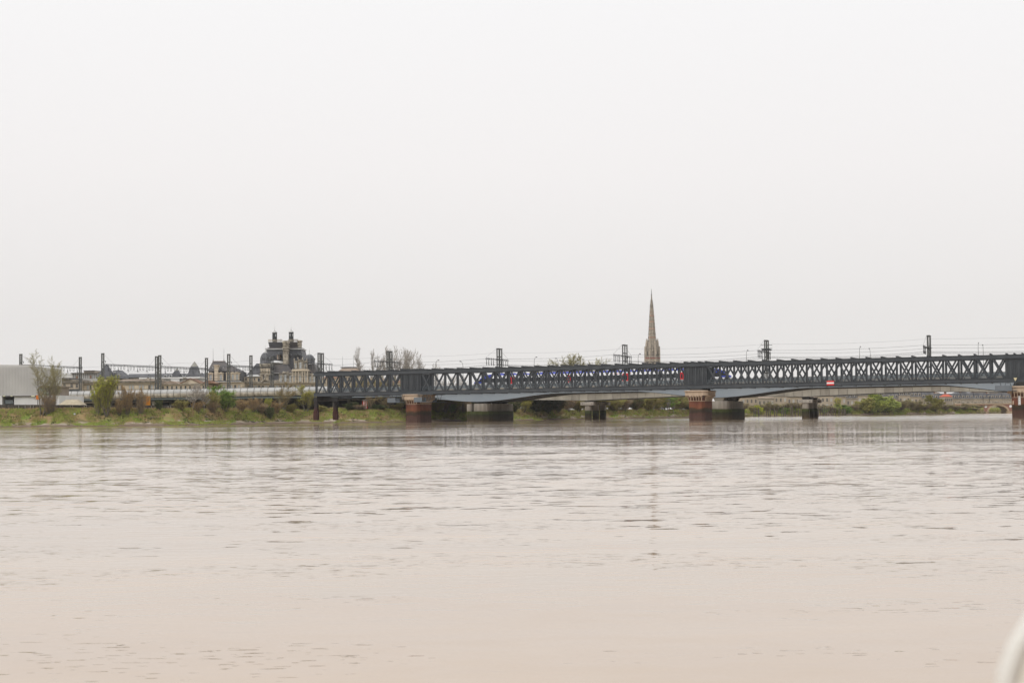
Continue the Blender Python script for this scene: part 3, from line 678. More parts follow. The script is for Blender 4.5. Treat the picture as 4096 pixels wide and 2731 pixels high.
for (pa, ya), (pb, yb), lb, mid in PORT:
    s = S_of(pa, 39.2, 16); P_ = Bw(s, 39.2, 9.002); hA = Z_(pa, ya, P_.y) - 9.0
    lo, hi = 40.0, 100.0
    for _ in range(40):
        c = (lo + hi) / 2
        if proj(Bw(s, c, 16))[0] < pb: lo = c
        else: hi = c
    yf = lo - 39.2; mast_s.append(s)
    o = thing('catenary_portal', lb, 'catenary mast', P_, -TH, 'catenary masts of the railway')
    pm = post_mesh(hA, 0.95); link('lattice_post', pm, o, (0, 0, 0)); link('lattice_post', pm, o, (0, yf, 0))
    if mid: link('lattice_post', pm, o, (0, yf * 0.5, 0))
    az = hA - 3.7; m = MB(True)
    for q in (0, 0.4): m.beam((0.6, -0.4, az + q), (0.6, yf + 0.4, az + q), 0.15, 0.14)
    k = 0.0
    while k < yf - 0.9: m.beam((0.6, k, az), (0.6, k + 0.9, az + 0.4), 0.08, 0.09); k += 0.9
    m.box(-0.5, 0.7, -0.4, 0.4, az - 0.12, az - 0.02); m.box(-0.5, 0.7, yf - 0.4, yf + 0.4, az - 0.12, az - 0.02)
    m.build('portal_beam', arm_m, o)
    k = 2.2; i = 0
    while k < yf - 1.5:
        link('insulator_hanger' if i % 3 == 0 else 'wire_loop', ins_mesh if i % 3 == 0 else loop_mesh, o, (0.6, k, az - 0.07)); k += 1.5 + 0.35 * ((i * 7) % 3); i += 1
    m = MB(True); m.tube((0, 0, hA), (0.6, 5.5, az + 0.4), 0.025, n=3); m.tube((0, yf, hA), (0.6, yf - 5.5, az + 0.4), 0.025, n=3)
    m.box(0.5, 0.9, -0.06, 0.06, hA - 2.3, hA - 2.2); m.lathe(1.0, 0, [(0.06, hA - 2.9), (0.14, hA - 2.6), (0.06, hA - 2.2)], 6)
    m.build('stay_rod', wire_m, o)
mast_s.sort()
# wires
mast_s = [mast_s[0] - 60] + mast_s + [mast_s[-1] + 60]
def wire(y, zof, sag, label, r=0.027, drop=None, a=0, b=None):
    m = MB(); ms = mast_s[a:b]; pts = []
    for i in range(len(ms) - 1):
        for k in range(8):
            q = k / 8; s = ms[i] + (ms[i + 1] - ms[i]) * q; pts.append(Bw(s, y, zof(s) - sag * 4 * q * (1 - q)))
    pts.append(Bw(ms[-1], y, zof(ms[-1])))
    m.path(pts, r, 3)
    if drop:
        for i, p in enumerate(pts):
            if i % 2 == 1: m.tube(p, (p.x, p.y, drop(0)), 0.018, n=3, cap=False)
    v0 = pts[0]; o = link('overhead_wire', m.mesh('overhead_wire', wire_m, tuple(v0)), None, v0)
    tag(o, label, 'wire', 'overhead wires along the railway')
az_of = lambda s: rz(s) + 8.35
for y, nm in ((43.0, 'nearest'), (47.2, 'second nearest'), (55.2, 'second farthest'), (59.4, 'farthest')):
    wire(y, lambda s: az_of(s) - 1.0, 0.7, 'thin sagging carrier wire over the %s of the four railway tracks' % nm)
    wire(y, lambda s: az_of(s) - 2.6, 0.05, 'thin level contact wire over the %s of the four railway tracks' % nm)
wire(50.6, lambda s: rz(s) + 11.0, 0.5, 'thin high earth wire running from mast top to mast top', 0.018)
wire(39.6, lambda s: rz(s) + 8.9, 0.5, 'feeder wire slung on the near ends of the mast arms', 0.03)
wire(60.8, lambda s: rz(s) + 8.9, 0.6, 'feeder wire slung on the far ends of the mast arms', 0.03)
for i, (px, yy) in enumerate(((1905, 44), (1921, 44), (3124, 44), (3136, 44), (3619, 46), (3633, 46))):
    pass

# ------------------------------------------------------------------ noise barrier on the bank viaduct
nb = thing('noise_barrier', 'long white and silver curved noise barrier with two rows of panels on the bank viaduct', 'barrier', Bw(S_of(237, 38.5, 9), 38.5, 8.0), -TH)
sA = S_of(237, 38.5, 9); sB = S_of(1352, 38.5, 9); NP = 42; pwid = (sB - sA) / NP
bar_lo = mat('stained_white_panel', (0.60, 0.56, 0.50), (0.33, 0.29, 0.24), 0.9, 0.6, detail=6, stretch=(1, 1, 0.5))
bar_hi = mat('silver_panel', (0.36, 0.365, 0.365), (0.47, 0.47, 0.465), 0.3, 0.35, stretch=(1, 1, 0.5))
m = MB(True); g = 0.05
m.add([(g, -0.0, 0.05), (pwid - g, -0.0, 0.05), (g, -0.38, 0.7), (pwid - g, -0.38, 0.7), (g, -0.42, 1.22), (pwid - g, -0.42, 1.22),
       (g, 0.1, 0.05), (pwid - g, 0.1, 0.05), (g, -0.25, 1.22), (pwid - g, -0.25, 1.22)], [(0, 1, 3, 2), (2, 3, 5, 4), (6, 8, 9, 7), (0, 6, 7, 1), (4, 5, 9, 8), (0, 2, 4, 8, 6), (1, 7, 9, 5, 3)])
lo_mesh = m.mesh('lower_panel', bar_lo)
m = MB(True)
pr = [(-0.42, 1.26), (-0.38, 1.7), (-0.2, 2.15), (0.12, 2.5)]
vs = []
for y, z in pr: vs += [(g, y, z), (pwid - g, y, z)]
for y, z in reversed(pr): vs += [(g, y + 0.12, z), (pwid - g, y + 0.12, z)]
m.add(vs, [(2 * i, 2 * i + 1, 2 * i + 3, 2 * i + 2) for i in range(7)] + [(14, 15, 1, 0)])
hi_mesh = m.mesh('upper_panel', bar_hi)
m = MB(True); m.path([(0, -0.02, -0.05), (0, -0.47, 0.7), (0, -0.5, 1.5), (0, -0.26, 2.2), (0, 0.1, 2.62)], 0.06, 4); rib_mesh = m.mesh('rib', mast_m)
for i in range(NP):
    rise = 0.28 * i / NP
    link('lower_panel', lo_mesh, nb, (i * pwid, 0, rise)); link('upper_panel', hi_mesh, nb, (i * pwid, 0, rise)); link('rib', rib_mesh, nb, (i * pwid, 0, rise))
m = MB(True); m.tube((0, 0.15, 2.72), (NP * pwid, 0.15, 3.0), 0.06, n=4); m.build('top_rail', mast_m, nb)
m = MB(True); m.box(0, NP * pwid, -0.1, 0.25, -0.5, -0.06); m.build('edge_beam', mat('edge_grey', (0.10, 0.12, 0.12), None), nb)
vd = thing('bank_viaduct', 'dark viaduct beam on square columns below the white noise barrier', 'viaduct', Bw(sA, 38.5, 0), -TH)
m = MB(True); m.box(0.5, NP * pwid + 4, 1.2, 29, 7.1, 8.18); m.build('beam', steel_dark, vd)
k = S_of(615, 38.5, 6) - sA - 1; 
for q in (k - 36, k - 18, k, k + 22, k + 44, k + 62):
    if 0 < q < NP * pwid:
        for yy in (2.0, 12.0, 22.0):
            m = MB(True); m.box(q - 0.55, q + 0.55, yy - 0.55, yy + 0.55, 2.5, 7.08); m.build('column', concrete_d, vd)
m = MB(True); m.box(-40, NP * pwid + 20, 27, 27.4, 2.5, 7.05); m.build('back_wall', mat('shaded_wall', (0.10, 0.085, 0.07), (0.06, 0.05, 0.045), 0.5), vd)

# ------------------------------------------------------------------ train on the railway bridge
tn_a = S_of(1886, 41.6, 11); tn_b = S_of(2937, 41.6, 11); TLn = tn_b - tn_a
tn = thing('passenger_train', 'white and grey passenger train with blue roof and red doors crossing the railway bridge', 'train', Bw(tn_a, 41.6, rz((tn_a + tn_b) / 2) + 0.60), -TH)
blue_m = mat('train_blue', (0.030, 0.045, 0.33), (0.04, 0.07, 0.42), 0.6, 0.35); tw_m = mat('train_white', (0.80, 0.81, 0.83), None, rough=0.3)
tg_m = mat('train_grey', (0.42, 0.43, 0.45), (0.36, 0.37, 0.39), 0.2, 0.35); tk_m = mat('train_glass', (0.035, 0.037, 0.042), None, rough=0.12); td_m = mat('train_red', (0.55, 0.025, 0.035), None, rough=0.35)
NOSE = 6.0; DW = 2.9
slope = 0.009
def zs(x): return (x - TLn / 2) * slope
cars = [0.0, 19.5, 37.5, 56.0, TLn]
def section(m, x0, x1, zlo, zhi, ya, yb, top_in=0.0):
    m.add([(x0, ya, zlo + zs(x0)), (x1, ya, zlo + zs(x1)), (x1, yb, zlo + zs(x1)), (x0, yb, zlo + zs(x0)),
           (x0, ya + top_in, zhi + zs(x0)), (x1, ya + top_in, zhi + zs(x1)), (x1, yb - top_in, zhi + zs(x1)), (x0, yb - top_in, zhi + zs(x0))],
          [(0, 3, 2, 1), (4, 5, 6, 7), (0, 1, 5, 4), (1, 2, 6, 5), (2, 3, 7, 6), (3, 0, 4, 7)])
def nose(m, x0, x1, prof):
    """prof: (fraction towards tip, zlow, zhigh, inset)"""
    vs = []
    for f, a, b, ins_ in prof:
        x = x0 + (x1 - x0) * f; vs += [(x, ins_, a + zs(x)), (x, DW - ins_, a + zs(x)), (x, DW - ins_, b + zs(x)), (x, ins_, b + zs(x))]
    k = len(prof)
    m.add(vs, [(4 * i + j, 4 * i + 4 + j, 4 * i + 4 + (j + 1) % 4, 4 * i + (j + 1) % 4) for i in range(k - 1) for j in range(4)] + [(0, 1, 2, 3), (4 * k - 1, 4 * k - 2, 4 * k - 3, 4 * k - 4)])
for ci in range(4):
    a, b = cars[ci], cars[ci + 1]; a2 = a + (NOSE if ci == 0 else 0.35); b2 = b - (NOSE if ci == 3 else 0.35)
    m = MB(True); section(m, a2, b2, 0.0, 1.45, 0, DW); m.build('lower_body', tg_m, tn)
    m = MB(True); section(m, a2, b2, 1.452, 2.62, 0.03, DW - 0.03); wn = m.build('window_band', tk_m, tn)
    m = MB(True)
    x = a2 + 1.2
    while x < b2 - 2.2:
        section(m, x, x + 1.5, 1.62, 2.45, 0.012, 0.028); x += 2.3
    m.build('window', glass_d, wn)
    m = MB(True); section(m, a2, b2, 2.622, 3.45, 0, DW, 0.12); m.build('upper_body', tw_m, tn)
    m = MB(True); section(m, a2, b2, 3.452, 3.80, 0.14, DW - 0.14, 0.35)
    x = a2 + 1
    while x < b2 - 3: section(m, x, x + 2.4, 3.802, 4.06, 0.55, DW - 0.55, 0.1); x += 3.4
    m.build('roof', blue_m, tn)
    if ci < 3:
        m = MB(True); section(m, b2 + 0.002, b2 + 0.698, 0.2, 3.5, 0.15, DW - 0.15); m.build('gangway', arm_m, tn)
    if ci == 0: drs = [S_of(2046, 41.6, 11) - tn_a - 0.9, S_of(2281, 41.6, 11) - tn_a - 0.9] 
    elif ci == 2: drs = [S_of(2502, 41.6, 11) - tn_a - 0.9]
    elif ci == 3: drs = [S_of(2733, 41.6, 11) - tn_a - 0.9]
    else: drs = []
    for d0 in drs:
        dr = MB(True); section(dr, d0, d0 + 1.75, 0.25, 2.95, -0.05, -0.012); dd = dr.build('door', td_m, tn)
        dr = MB(True)
        for q in (0.28, 1.02): section(dr, d0 + q, d0 + q + 0.45, 1.3, 2.5, -0.065, -0.052)
        dr.build('door_window', tk_m, dd)
    if ci == 2:
        m = MB(True)
        for i in range(7): section(m, a2 + 4 + i * 0.9, a2 + 4.6 + i * 0.9, 2.95, 3.1, 0.035, 0.045)
        m.build('lettering_stripe', td_m, tn)
for x0, x1 in ((NOSE, 0.0), (TLn - NOSE, TLn)):
    m = MB(True); nose(m, x0, x1, [(0, 0.0, 1.45, 0), (0.5, 0.02, 1.45, 0.08), (0.8, 0.1, 1.35, 0.3), (1.0, 0.4, 1.0, 0.75)]); m.build('nose', tw_m if x0 > 20 else tg_m, tn)
    m = MB(True); nose(m, x0, x1, [(0, 1.452, 2.62, 0.05), (0.35, 1.452, 2.6, 0.15), (0.6, 1.452, 2.3, 0.3), (0.78, 1.40, 1.75, 0.5)]); m.build('windscreen', tk_m, tn)
    m = MB(True); nose(m, x0, x1, [(0, 2.63, 3.8, 0.2), (0.2, 2.63, 3.68, 0.25), (0.45, 2.5, 3.1, 0.4), (0.62, 2.33, 2.5, 0.5)]); m.build('nose_roof', blue_m, tn)
    m = MB(True); c = (x0 + x1) / 2 + (x1 - x0) * 0.1; section(m, c - 1.6, c + 1.6, 1.3, 1.7, -0.015 + 0.05, 0.06); m.build('blue_flash', blue_m, tn)
ORD = ['first', 'second', 'third', 'fourth', 'fifth', 'sixth', 'seventh', 'eighth', 'ninth', 'tenth', 'eleventh', 'twelfth', 'thirteenth', 'fourteenth', 'fifteenth', 'sixteenth', 'seventeenth', 'eighteenth', 'nineteenth', 'twentieth']
ORD += ['twenty-' + o_ for o_ in ORD[:9]] + ['thirtieth'] + ['thirty-' + o_ for o_ in ORD[:9]]
# ------------------------------------------------------------------ buildings
class Fr:
    """facade plane at depth Y: picture columns / rows to metres on that plane"""
    def __init__(s, pxc, Y, pyr=1520): s.Y = Y; s.c = pxc; s.r = pyr
    def x(s, px, d=0.0): return X_(px, s.r, s.Y) * (s.Y + d) / s.Y
    def z(s, py, d=0.0): return 2.2 + (Z_(s.c, py, s.Y) - 2.2) * (s.Y + d) / s.Y
    def box(s, m, x0, x1, y0, y1, d0=0.0, d1=10.0): m.box(s.x(x0, d0), s.x(x1, d0), s.Y + d0, s.Y + d1, s.z(y1, d0), s.z(y0, d0))
_wc = {}
def window(par, X, Y, Z, w_, h_, pane=glass_d, fr=frame_m, name='window'):
    """surround with a pane set back in it; X centre, Z sill"""
    key = (round(w_, 1), round(h_, 1), pane.name, fr.name)
    if key not in _wc:
        w_, h_ = max(0.3, key[0]), max(0.3, key[1]); m = MB(True); t = 0.16
        m.box(-w_ / 2 - t, -w_ / 2, -0.14, 0.0, 0, h_); m.box(w_ / 2, w_ / 2 + t, -0.14, 0.0, 0, h_)
        m.box(-w_ / 2 - t - 0.06, w_ / 2 + t + 0.06, -0.2, 0.0, h_ + 0.002, h_ + 0.2); m.box(-w_ / 2 - t - 0.06, w_ / 2 + t + 0.06, -0.2, 0.0, -0.15, -0.002)
        p = MB(True); p.box(-w_ / 2 + 0.002, w_ / 2 - 0.002, -0.045, -0.004, 0.002, h_ - 0.002)
        if w_ > 0.7: 
            b = MB(True); b.box(-0.04, 0.04, -0.07, -0.046, 0.01, h_ - 0.01); b.box(-w_ / 2 + 0.01, w_ / 2 - 0.01, -0.068, -0.046, h_ * 0.62, h_ * 0.62 + 0.06); bm = b.mesh('glazing_bar', frame_m)
        else: bm = None
        _wc[key] = (m.mesh(name, fr), p.mesh('pane', pane), bm)
    a, b, c = _wc[key]; L0 = par.location
    o = link(name, a, par, (X - L0.x, Y - L0.y, Z - L0.z)); link('pane', b, o)
    if c: link('glazing_bar', c, o)
    return o
def dormer(par, fr, px, py0, py1, wpx, d, style='tri', pane=glass_d, mt=None):
    """stone dormer: wall, pediment, window as sub-part"""
    mt = mt or stone; x0, x1 = fr.x(px - wpx / 2), fr.x(px + wpx / 2); z0, z1 = fr.z(py1), fr.z(py0); Y = fr.Y + d; hw = (x1 - x0) / 2; cx = (x0 + x1) / 2
    zc = z1 - hw * 0.75; m = MB(); m.box(x0, x1, Y, Y + 3.2, z0, zc)
    for sx in (x0 - 0.12, x1 - 0.22): m.box(sx, sx + 0.34, Y - 0.2, Y, z0, zc)
    m.box(x0 - 0.25, x1 + 0.25, Y - 0.35, Y + 3.0, zc + 0.002, zc + 0.22)
    if style == 'tri': m.prism([(x0 - 0.25, zc + 0.222), (x1 + 0.25, zc + 0.222), (cx, z1)], Y - 0.3, Y + 3.0)
    else: m.prism([(x0 - 0.2, zc + 0.222), (x1 + 0.2, zc + 0.222)] + [(cx + (hw + 0.2) * cos(a), zc + 0.222 + (z1 - zc - 0.2) * sin(a)) for a in [pi * k / 8 for k in range(1, 8)]], Y - 0.3, Y + 3.0)
    o = m.build('dormer', mt, par)
    w_ = hw * 1.0; h_ = (zc - z0) * 0.78; p = MB(); p.box(cx - w_ / 2, cx + w_ / 2, Y - 0.06, Y - 0.003, z0 + 0.1, z0 + 0.1 + h_)
    p.build('pane', pane, o)
def quoin_wall(par, name, fr, x0, x1, y0, y1, d0, d1, mt, **k):
    m = MB(); fr.box(m, x0, x1, y0, y1, d0, d1); return m.build(name, mt, par, **k)
GZ = 4.0
def bthing(name, label, cat, px, Y, group=None): return thing(name, label, cat, (X_(px, 1550, Y), Y, GZ), 0, group)

# --- palace with twin lanterns
f = Fr(1150, 620, 1460); pal = bthing('palace', 'ornate limestone palace with slate mansard roofs, two corner domes and twin dark lanterns', 'palace', 1150, 620)
YB = f.z; 
m = MB(); m.box(f.x(968), f.x(1300), 620, 645, GZ - 3, f.z(1533)); m.build('wall', stone, pal)
m = MB()
for y, dd in ((1533, 0.9), (1526, 0.35)): m.box(f.x(966), f.x(1302), 620 - dd, 645, f.z(y) + 0.003, f.z(y) + 0.55)
m.build('cornice', cornice_m, pal)
for i in range(22):
    px = 980 + i * 14.2; window(pal, f.x(px), 620, f.z(1556), 0.75, 1.5, glass_d if i % 3 else shutter_m)
m = MB()
for i in range(38):
    px = 970 + i * 8.6; m.box(f.x(px), f.x(px + 5.4), 619.6, 620.2, f.z(1525.5) + 0.6, f.z(1521))
m.build('balustrade', stone_d, pal, kind='stuff')
# left tower under the dome
m = MB(); f.box(m, 1040, 1085, 1466, 1527, 1, 8); m.build('tower', stone, pal)
m = MB()
for y, e in ((1453, 4), (1459, 2), (1481, 1.5), (1494, 2)): m.box(f.x(1040 - e), f.x(1085 + e), 620.5, 629, f.z(y + 4), f.z(y))
m.build('tower_cornice', stone_d, pal)
for px in (1055, 1078): window(pal, f.x(px), 621, f.z(1521), 0.9, 2.4)
m = MB(); m.path([(f.x(1060), 619.8, f.z(1496)), (f.x(1063), 619.5, f.z(1508)), (f.x(1058), 619.2, f.z(1518)), (f.x(1046), 619, f.z(1527))], 0.35, 6); m.build('volute', cornice_m, pal)
ring_m = mat('grey_zinc', (0.20, 0.205, 0.21), None)
def dome(px, py0, rpx, ptop, d, lbl=None):
    cx = f.x(px, d); r = rpx / 10.39; zb0 = f.z(py0, d); H = f.z(ptop, d) - zb0; yc = 620 + d
    prof = [(r * a, zb0 + H * b) for a, b in ((1.08, 0), (1.08, 0.03), (0.97, 0.035), (1.0, 0.22), (0.97, 0.38), (0.87, 0.53), (0.70, 0.66), (0.49, 0.76), (0.33, 0.82))]
    m = MB(); m.lathe(cx, yc, prof, 16); o = m.build('dome', slate, pal, smooth=True)
    m = MB(); m.lathe(cx, yc, [(r * 0.40, zb0 + H * 0.80), (r * 0.22, zb0 + H * 0.89), (r * 0.05, zb0 + H), (0.05, zb0 + H + 0.4), (0.16, zb0 + H + 0.6), (0.04, zb0 + H + 0.9), (0.02, zb0 + H + 2)], 12); m.build('dome_cap', zinc, o)
    m = MB()
    for k in range(8):
        a = k * pi / 4 + 0.2
        for (r1, z1), (r2, z2) in zip(prof[2:], prof[3:]): m.tube((cx + r1 * cos(a), yc + r1 * sin(a), z1), (cx + r2 * cos(a), yc + r2 * sin(a), z2), 0.09, n=4)
    m.build('rib', mat('lead_rib', (0.20, 0.21, 0.22), None), o, kind='stuff')
    for a in (-1.9, -1.05, -0.4):
        m = MB(); R_ = r * 0.96; p = Vector((cx + R_ * cos(a), yc + R_ * sin(a), zb0 + H * 0.38)); q = p + Vector((cos(a), sin(a), 0)) * 0.35
        m.tube(p, q, 0.42, 0.42, 10); m.build('round_window', ring_m, o)
        m = MB(); m.tube(q + Vector((cos(a), sin(a), 0)) * 0.003, q + Vector((cos(a), sin(a), 0)) * 0.05, 0.33, 0.33, 10); m.build('round_pane', glass_d, o)
dome(1062, 1452, 21, 1400, 5)
dome(1238, 1453, 21, 1412, 6)
# great mansard
def roof(name, x0, x1, y1, X0, X1, Y1, d0, d1, D0, D1, mt):
    """from eave (x0,x1 px at row y1) up to (X0,X1 at row Y1)"""
    m = MB(); m.frus((f.x(x0, d0), f.x(x1, d0), f.Y + d0, f.Y + d1, f.z(y1, d0)), (f.x(X0, D0), f.x(X1, D0), f.Y + D0, f.Y + D1, f.z(Y1, D0))); return m.build(name, mt, pal)
roof('mansard_roof', 1052, 1226, 1505, 1066, 1204, 1398, 6, 24, 8.5, 22, slate)
m = MB(); m.box(f.x(1061, 8), f.x(1207, 8), 628, 642.5, f.z(1397.5, 8), f.z(1393.5, 8)); m.build('roof_cornice', zinc, pal)
roof('upper_roof', 1062, 1206, 1393.4, 1078, 1198, 1388, 8, 22.4, 9.5, 21, slate_b)
roof('lantern_base', 1078, 1130, 1387.8, 1073, 1130, 1368, 9.8, 20, 9, 21, slate)
roof('lantern_base', 1150, 1190, 1387.8, 1150, 1192, 1368, 9.8, 20, 9, 21, slate_b)
m = MB()
for x0, x1 in ((1073, 1128), (1152, 1192)):
    m.box(f.x(x0, 9), f.x(x1, 9), 629, 629.2, f.z(1358, 9), f.z(1358, 9) + 0.14)
    k = x0
    while k < x1: m.box(f.x(k, 9), f.x(k, 9) + 0.12, 629, 629.15, f.z(1368, 9) + 0.02, f.z(1358, 9)); m.beam((f.x(k, 9), 629.08, f.z(1367, 9)), (f.x(k + 3, 9), 629.08, f.z(1359, 9)), 0.07, 0.07); k += 3.2
m.build('roof_balustrade', stone_d, pal, kind='stuff')
m = MB(); f.box(m, 1132, 1151, 1372, 1456, 3.5, 7.5)
for x0, x1, y0, y1 in ((1129, 1153, 1366, 1372), (1131, 1152, 1362, 1366), (1128, 1154, 1388, 1393), (1130, 1153, 1399, 1402), (1130, 1153, 1379, 1381)): f.box(m, x0, x1, y0, y1 - 0.02, 3.1, 7.9)
m.build('chimney', stone_d, pal)
m = MB(); f.box(m, 1191, 1202, 1366, 1392, 9, 13); f.box(m, 1189, 1204, 1361, 1366, 8.6, 13.4); f.box(m, 1190, 1203, 1376, 1378, 8.8, 13.2); m.build('chimney', stone_d, pal)
for px, yt, yb in ((1099, 1332, 1370), (1165, 1331, 1367)):
    cx = f.x(px, 14.5); yc = 634.5; r = 0.95; zt = f.z(yt, 14.5)
    m = MB(); m.lathe(cx, yc, [(r * 1.0, f.z(yb + 12, 14.5)), (r, zt), (r * 1.08, zt + 0.02), (r * 1.08, zt + 0.2)], 8, pi / 8); o = m.build('lantern', arm_m, pal)
    m = MB(); m.lathe(cx, yc, [(r * 1.15, zt + 0.202), (r * 1.0, zt + 0.45), (r * 0.5, zt + 0.85), (0.08, zt + 1.3), (0.06, zt + 1.7), (0.15, zt + 1.85), (0.03, zt + 2.0), (0.02, zt + 4.2)], 8, pi / 8); m.build('lantern_cap', zinc, o)
    for a in ((-1.0,) if px < 1130 else (-1.95, -0.8)):
        m = MB(); d = Vector((cos(a), sin(a), 0)); p = Vector((cx, yc, zt - 0.9)) + d * (r * 0.93); t = Vector((-d.y, d.x, 0))
        m.beam(p - Vector((0, 0, 0.5)), p + Vector((0, 0, 0.5)), 0.32, 0.10, d); m.build('lantern_window', mat('pale_glass', (0.6, 0.62, 0.62), None, rough=0.3), o)
# lower roofs
roof('slate_roof', 1083, 1172, 1492, 1083, 1148, 1453, 2, 16, 4, 15, slate_b)
roof('slate_wall_roof', 1090, 1176, 1529, 1094, 1172, 1493, 1.5, 16, 2.2, 15, slate)
m = MB(); f.box(m, 1082, 1150, 1449.5, 1453, 3.6, 15); f.box(m, 1091, 1172, 1491, 1493, 1.4, 3); m.build('roof_edge', zinc, pal)
m = MB(); m.lathe(f.x(1105, 6), 626, [(3.0, f.z(1449.4, 6)), (2.4, f.z(1444, 6)), (0.5, f.z(1441.5, 6))], 14); m.build('skylight', mat('skylight_white', (0.72, 0.72, 0.72), None), pal)
roof('slate_roof', 1222, 1272, 1492, 1226, 1256, 1456, 3, 18, 5, 16, slate_b)
roof('slate_roof', 984, 1042, 1500, 1026, 1042, 1452, 2, 16, 6, 14, slate)
roof('slate_roof', 984, 1042, 1509, 984, 1042, 1501, 1.5, 16, 2, 16, arm_m)
roof('pavilion_roof', 984, 1040, 1504, 1000, 1030, 1497, -1, 6, 1, 5, zinc)
m = MB(); f.box(m, 976, 1040, 1505, 1526, -0.4, 6); m.build('pavilion_wall', stone, pal)
for px in (985, 1018): window(pal, f.x(px), 619.6, f.z(1520), 0.5, 1.0)
quoin_wall(pal, 'wall_opening', f, 1031, 1039, 1511, 1524, -0.46, -0.41, glass_d)
# roof dormer with little roof, round windows
m = MB(); f.box(m, 1108, 1119, 1417, 1436, 5.2, 9); o = m.build('roof_hatch', tile_o, pal)
m = MB(); m.frus((f.x(1105, 5), f.x(1122, 5), 624.7, 630, f.z(1417, 5)), (f.x(1112, 5), f.x(1116, 5), 627, 630, f.z(1408, 5))); m.build('hatch_roof', slate, o)
m = MB(); f.box(m, 1113.5, 1118, 1418, 1435, 5.1, 5.19); m.build('pane', glass_d, o)
for px, py in ((1093, 1423), (1161, 1419), (1181, 1419), (1203, 1420), (1192, 1416)):
    d = 6.3; m = MB(); c = Vector((f.x(px, d), 620 + d, f.z(py, d))); m.tube(c, c + Vector((0, 2.6, 0)), 0.40, 0.40, 10); o = m.build('round_window', ring_m, pal)
    m = MB(); m.tube(c - Vector((0, 0.05, 0)), c - Vector((0, 0.003, 0)), 0.30, 0.30, 10); m.build('round_pane', glass_d, o)
# central facade with tall bays
quoin_wall(pal, 'facade_bay', f, 1168, 1233, 1484, 1532, -0.8, 12, stone_d)
m = MB(); f.box(m, 1165, 1236, 1480.5, 1484, -1.3, 12); f.box(m, 1170, 1230, 1476, 1480.4, 0.2, 8)
for px in (1171, 1183, 1193, 1209, 1219, 1230): f.box(m, px - 1.6, px + 1.6, 1485, 1531, -1.15, -0.82)
m.build('pilasters', stone, pal, kind='stuff')
for px, w_ in ((1177, 0.6), (1201, 0.95), (1224, 0.6)): window(pal, f.x(px), 619.2, f.z(1526), w_, 2.2, shutter_m)
for px, t, b, w_, st in ((1182, 1443, 1474, 11, 'arc'), (1201, 1437, 1475, 16, 'arc'), (1220, 1444, 1474, 11, 'arc')): dormer(pal, f, px, t, b, w_, 0.6, st, shutter_m, stone_d)
for px, t, b, w_, st in ((1124, 1490, 1528, 13, 'arc'), (1142, 1486, 1528, 16, 'arc'), (1161, 1491, 1528, 13, 'arc'), (1241, 1495, 1531, 12, 'arc'), (1257, 1497, 1531, 13, 'tri')): dormer(pal, f, px, t, b, w_, -0.3, st, shutter_m, stone_d)
m = MB()
for px, py in ((1177, 1438), (1227, 1440), (1170, 1481), (1233, 1481), (1192, 1434), (1210, 1434), (1133, 1489), (1152, 1489), (1041, 1462), (1085, 1462), (1248, 1495)):
    m.lathe(f.x(px), 619.9, [(0.28, f.z(py + 4)), (0.12, f.z(py + 1)), (0.26, f.z(py - 1)), (0.02, f.z(py - 6))], 6)
m.build('finials', stone_d, pal, kind='stuff')

# --- hipped pavilion building to its left
f = Fr(880, 612, 1490); pv = bthing('pavilion_building', 'limestone building with grey hipped slate roof, square chimney and pedimented dormers, left of the palace', 'building', 880, 612)
m = MB(); m.box(f.x(826), f.x(967), 612, 630, GZ - 3, f.z(1526)); m.build('wall', stone, pv)
m = MB(); m.box(f.x(824), f.x(969), 611.3, 630, f.z(1530), f.z(1526)); m.build('cornice', cornice_m, pv)
m = MB(); m.frus((f.x(830), f.x(918), 612.8, 629, f.z(1521)), (f.x(832), f.x(916), 613.6, 628, f.z(1484))); m.frus((f.x(918.1), f.x(962), 613.2, 629, f.z(1521)), (f.x(918.1), f.x(958), 614, 628, f.z(1486))); m.build('steep_slate', slate, pv)
m = MB(); m.frus((f.x(829), f.x(919), 612.6, 629, f.z(1483)), (f.x(851, 7), f.x(897, 7), 619, 621, f.z(1445, 7))); m.build('hipped_roof', slate_b, pv)
m = MB(); m.frus((f.x(905), f.x(957), 613.6, 629, f.z(1485.8)), (f.x(905, 7), f.x(925, 7), 619, 621, f.z(1462, 7))); m.build('side_roof', slate_b, pv)
m = MB(); f.box(m, 849, 899, 1443.5, 1445, 6.8, 8.8); m.build('ridge', tile_r, pv)
m = MB(); f.box(m, 857, 871, 1463, 1522, -0.5, 3); f.box(m, 855, 873, 1459, 1463, -0.8, 3.3); m.build('chimney', stone, pv)
for px in (852.5, 895.7):
    m = MB(); c = f.x(px, 8); m.tube((c, 620, f.z(1445, 8)), (c, 620, f.z(1392, 8)), 0.07, 0.03, 4); m.tube((c, 620, f.z(1446, 8)), (c, 620, f.z(1436, 8)), 0.16, 0.1, 5); m.build('lightning_rod', mast_m, pv)
for px, w_, st in ((843, 17, 'tri'), (884, 17, 'tri'), (913, 13, 'tri'), (932, 15, 'arc'), (949, 14, 'arc')): dormer(pv, f, px, 1488, 1521, w_, -0.3, st, shutter_m, stone)
for px in (846, 850, 876, 884, 888): 
    m = MB(); c = Vector((f.x(px), 614.6, f.z(1470 + (px % 3) * 4))); m.tube(c, c + Vector((0, 1.2, 0)), 0.25, 0.25, 8); m.build('roof_vent', zinc, pv)
for i in range(9): window(pv, f.x(836 + i * 15), 612, f.z(1556), 0.7, 1.5, glass_d if i % 2 else shutter_m)

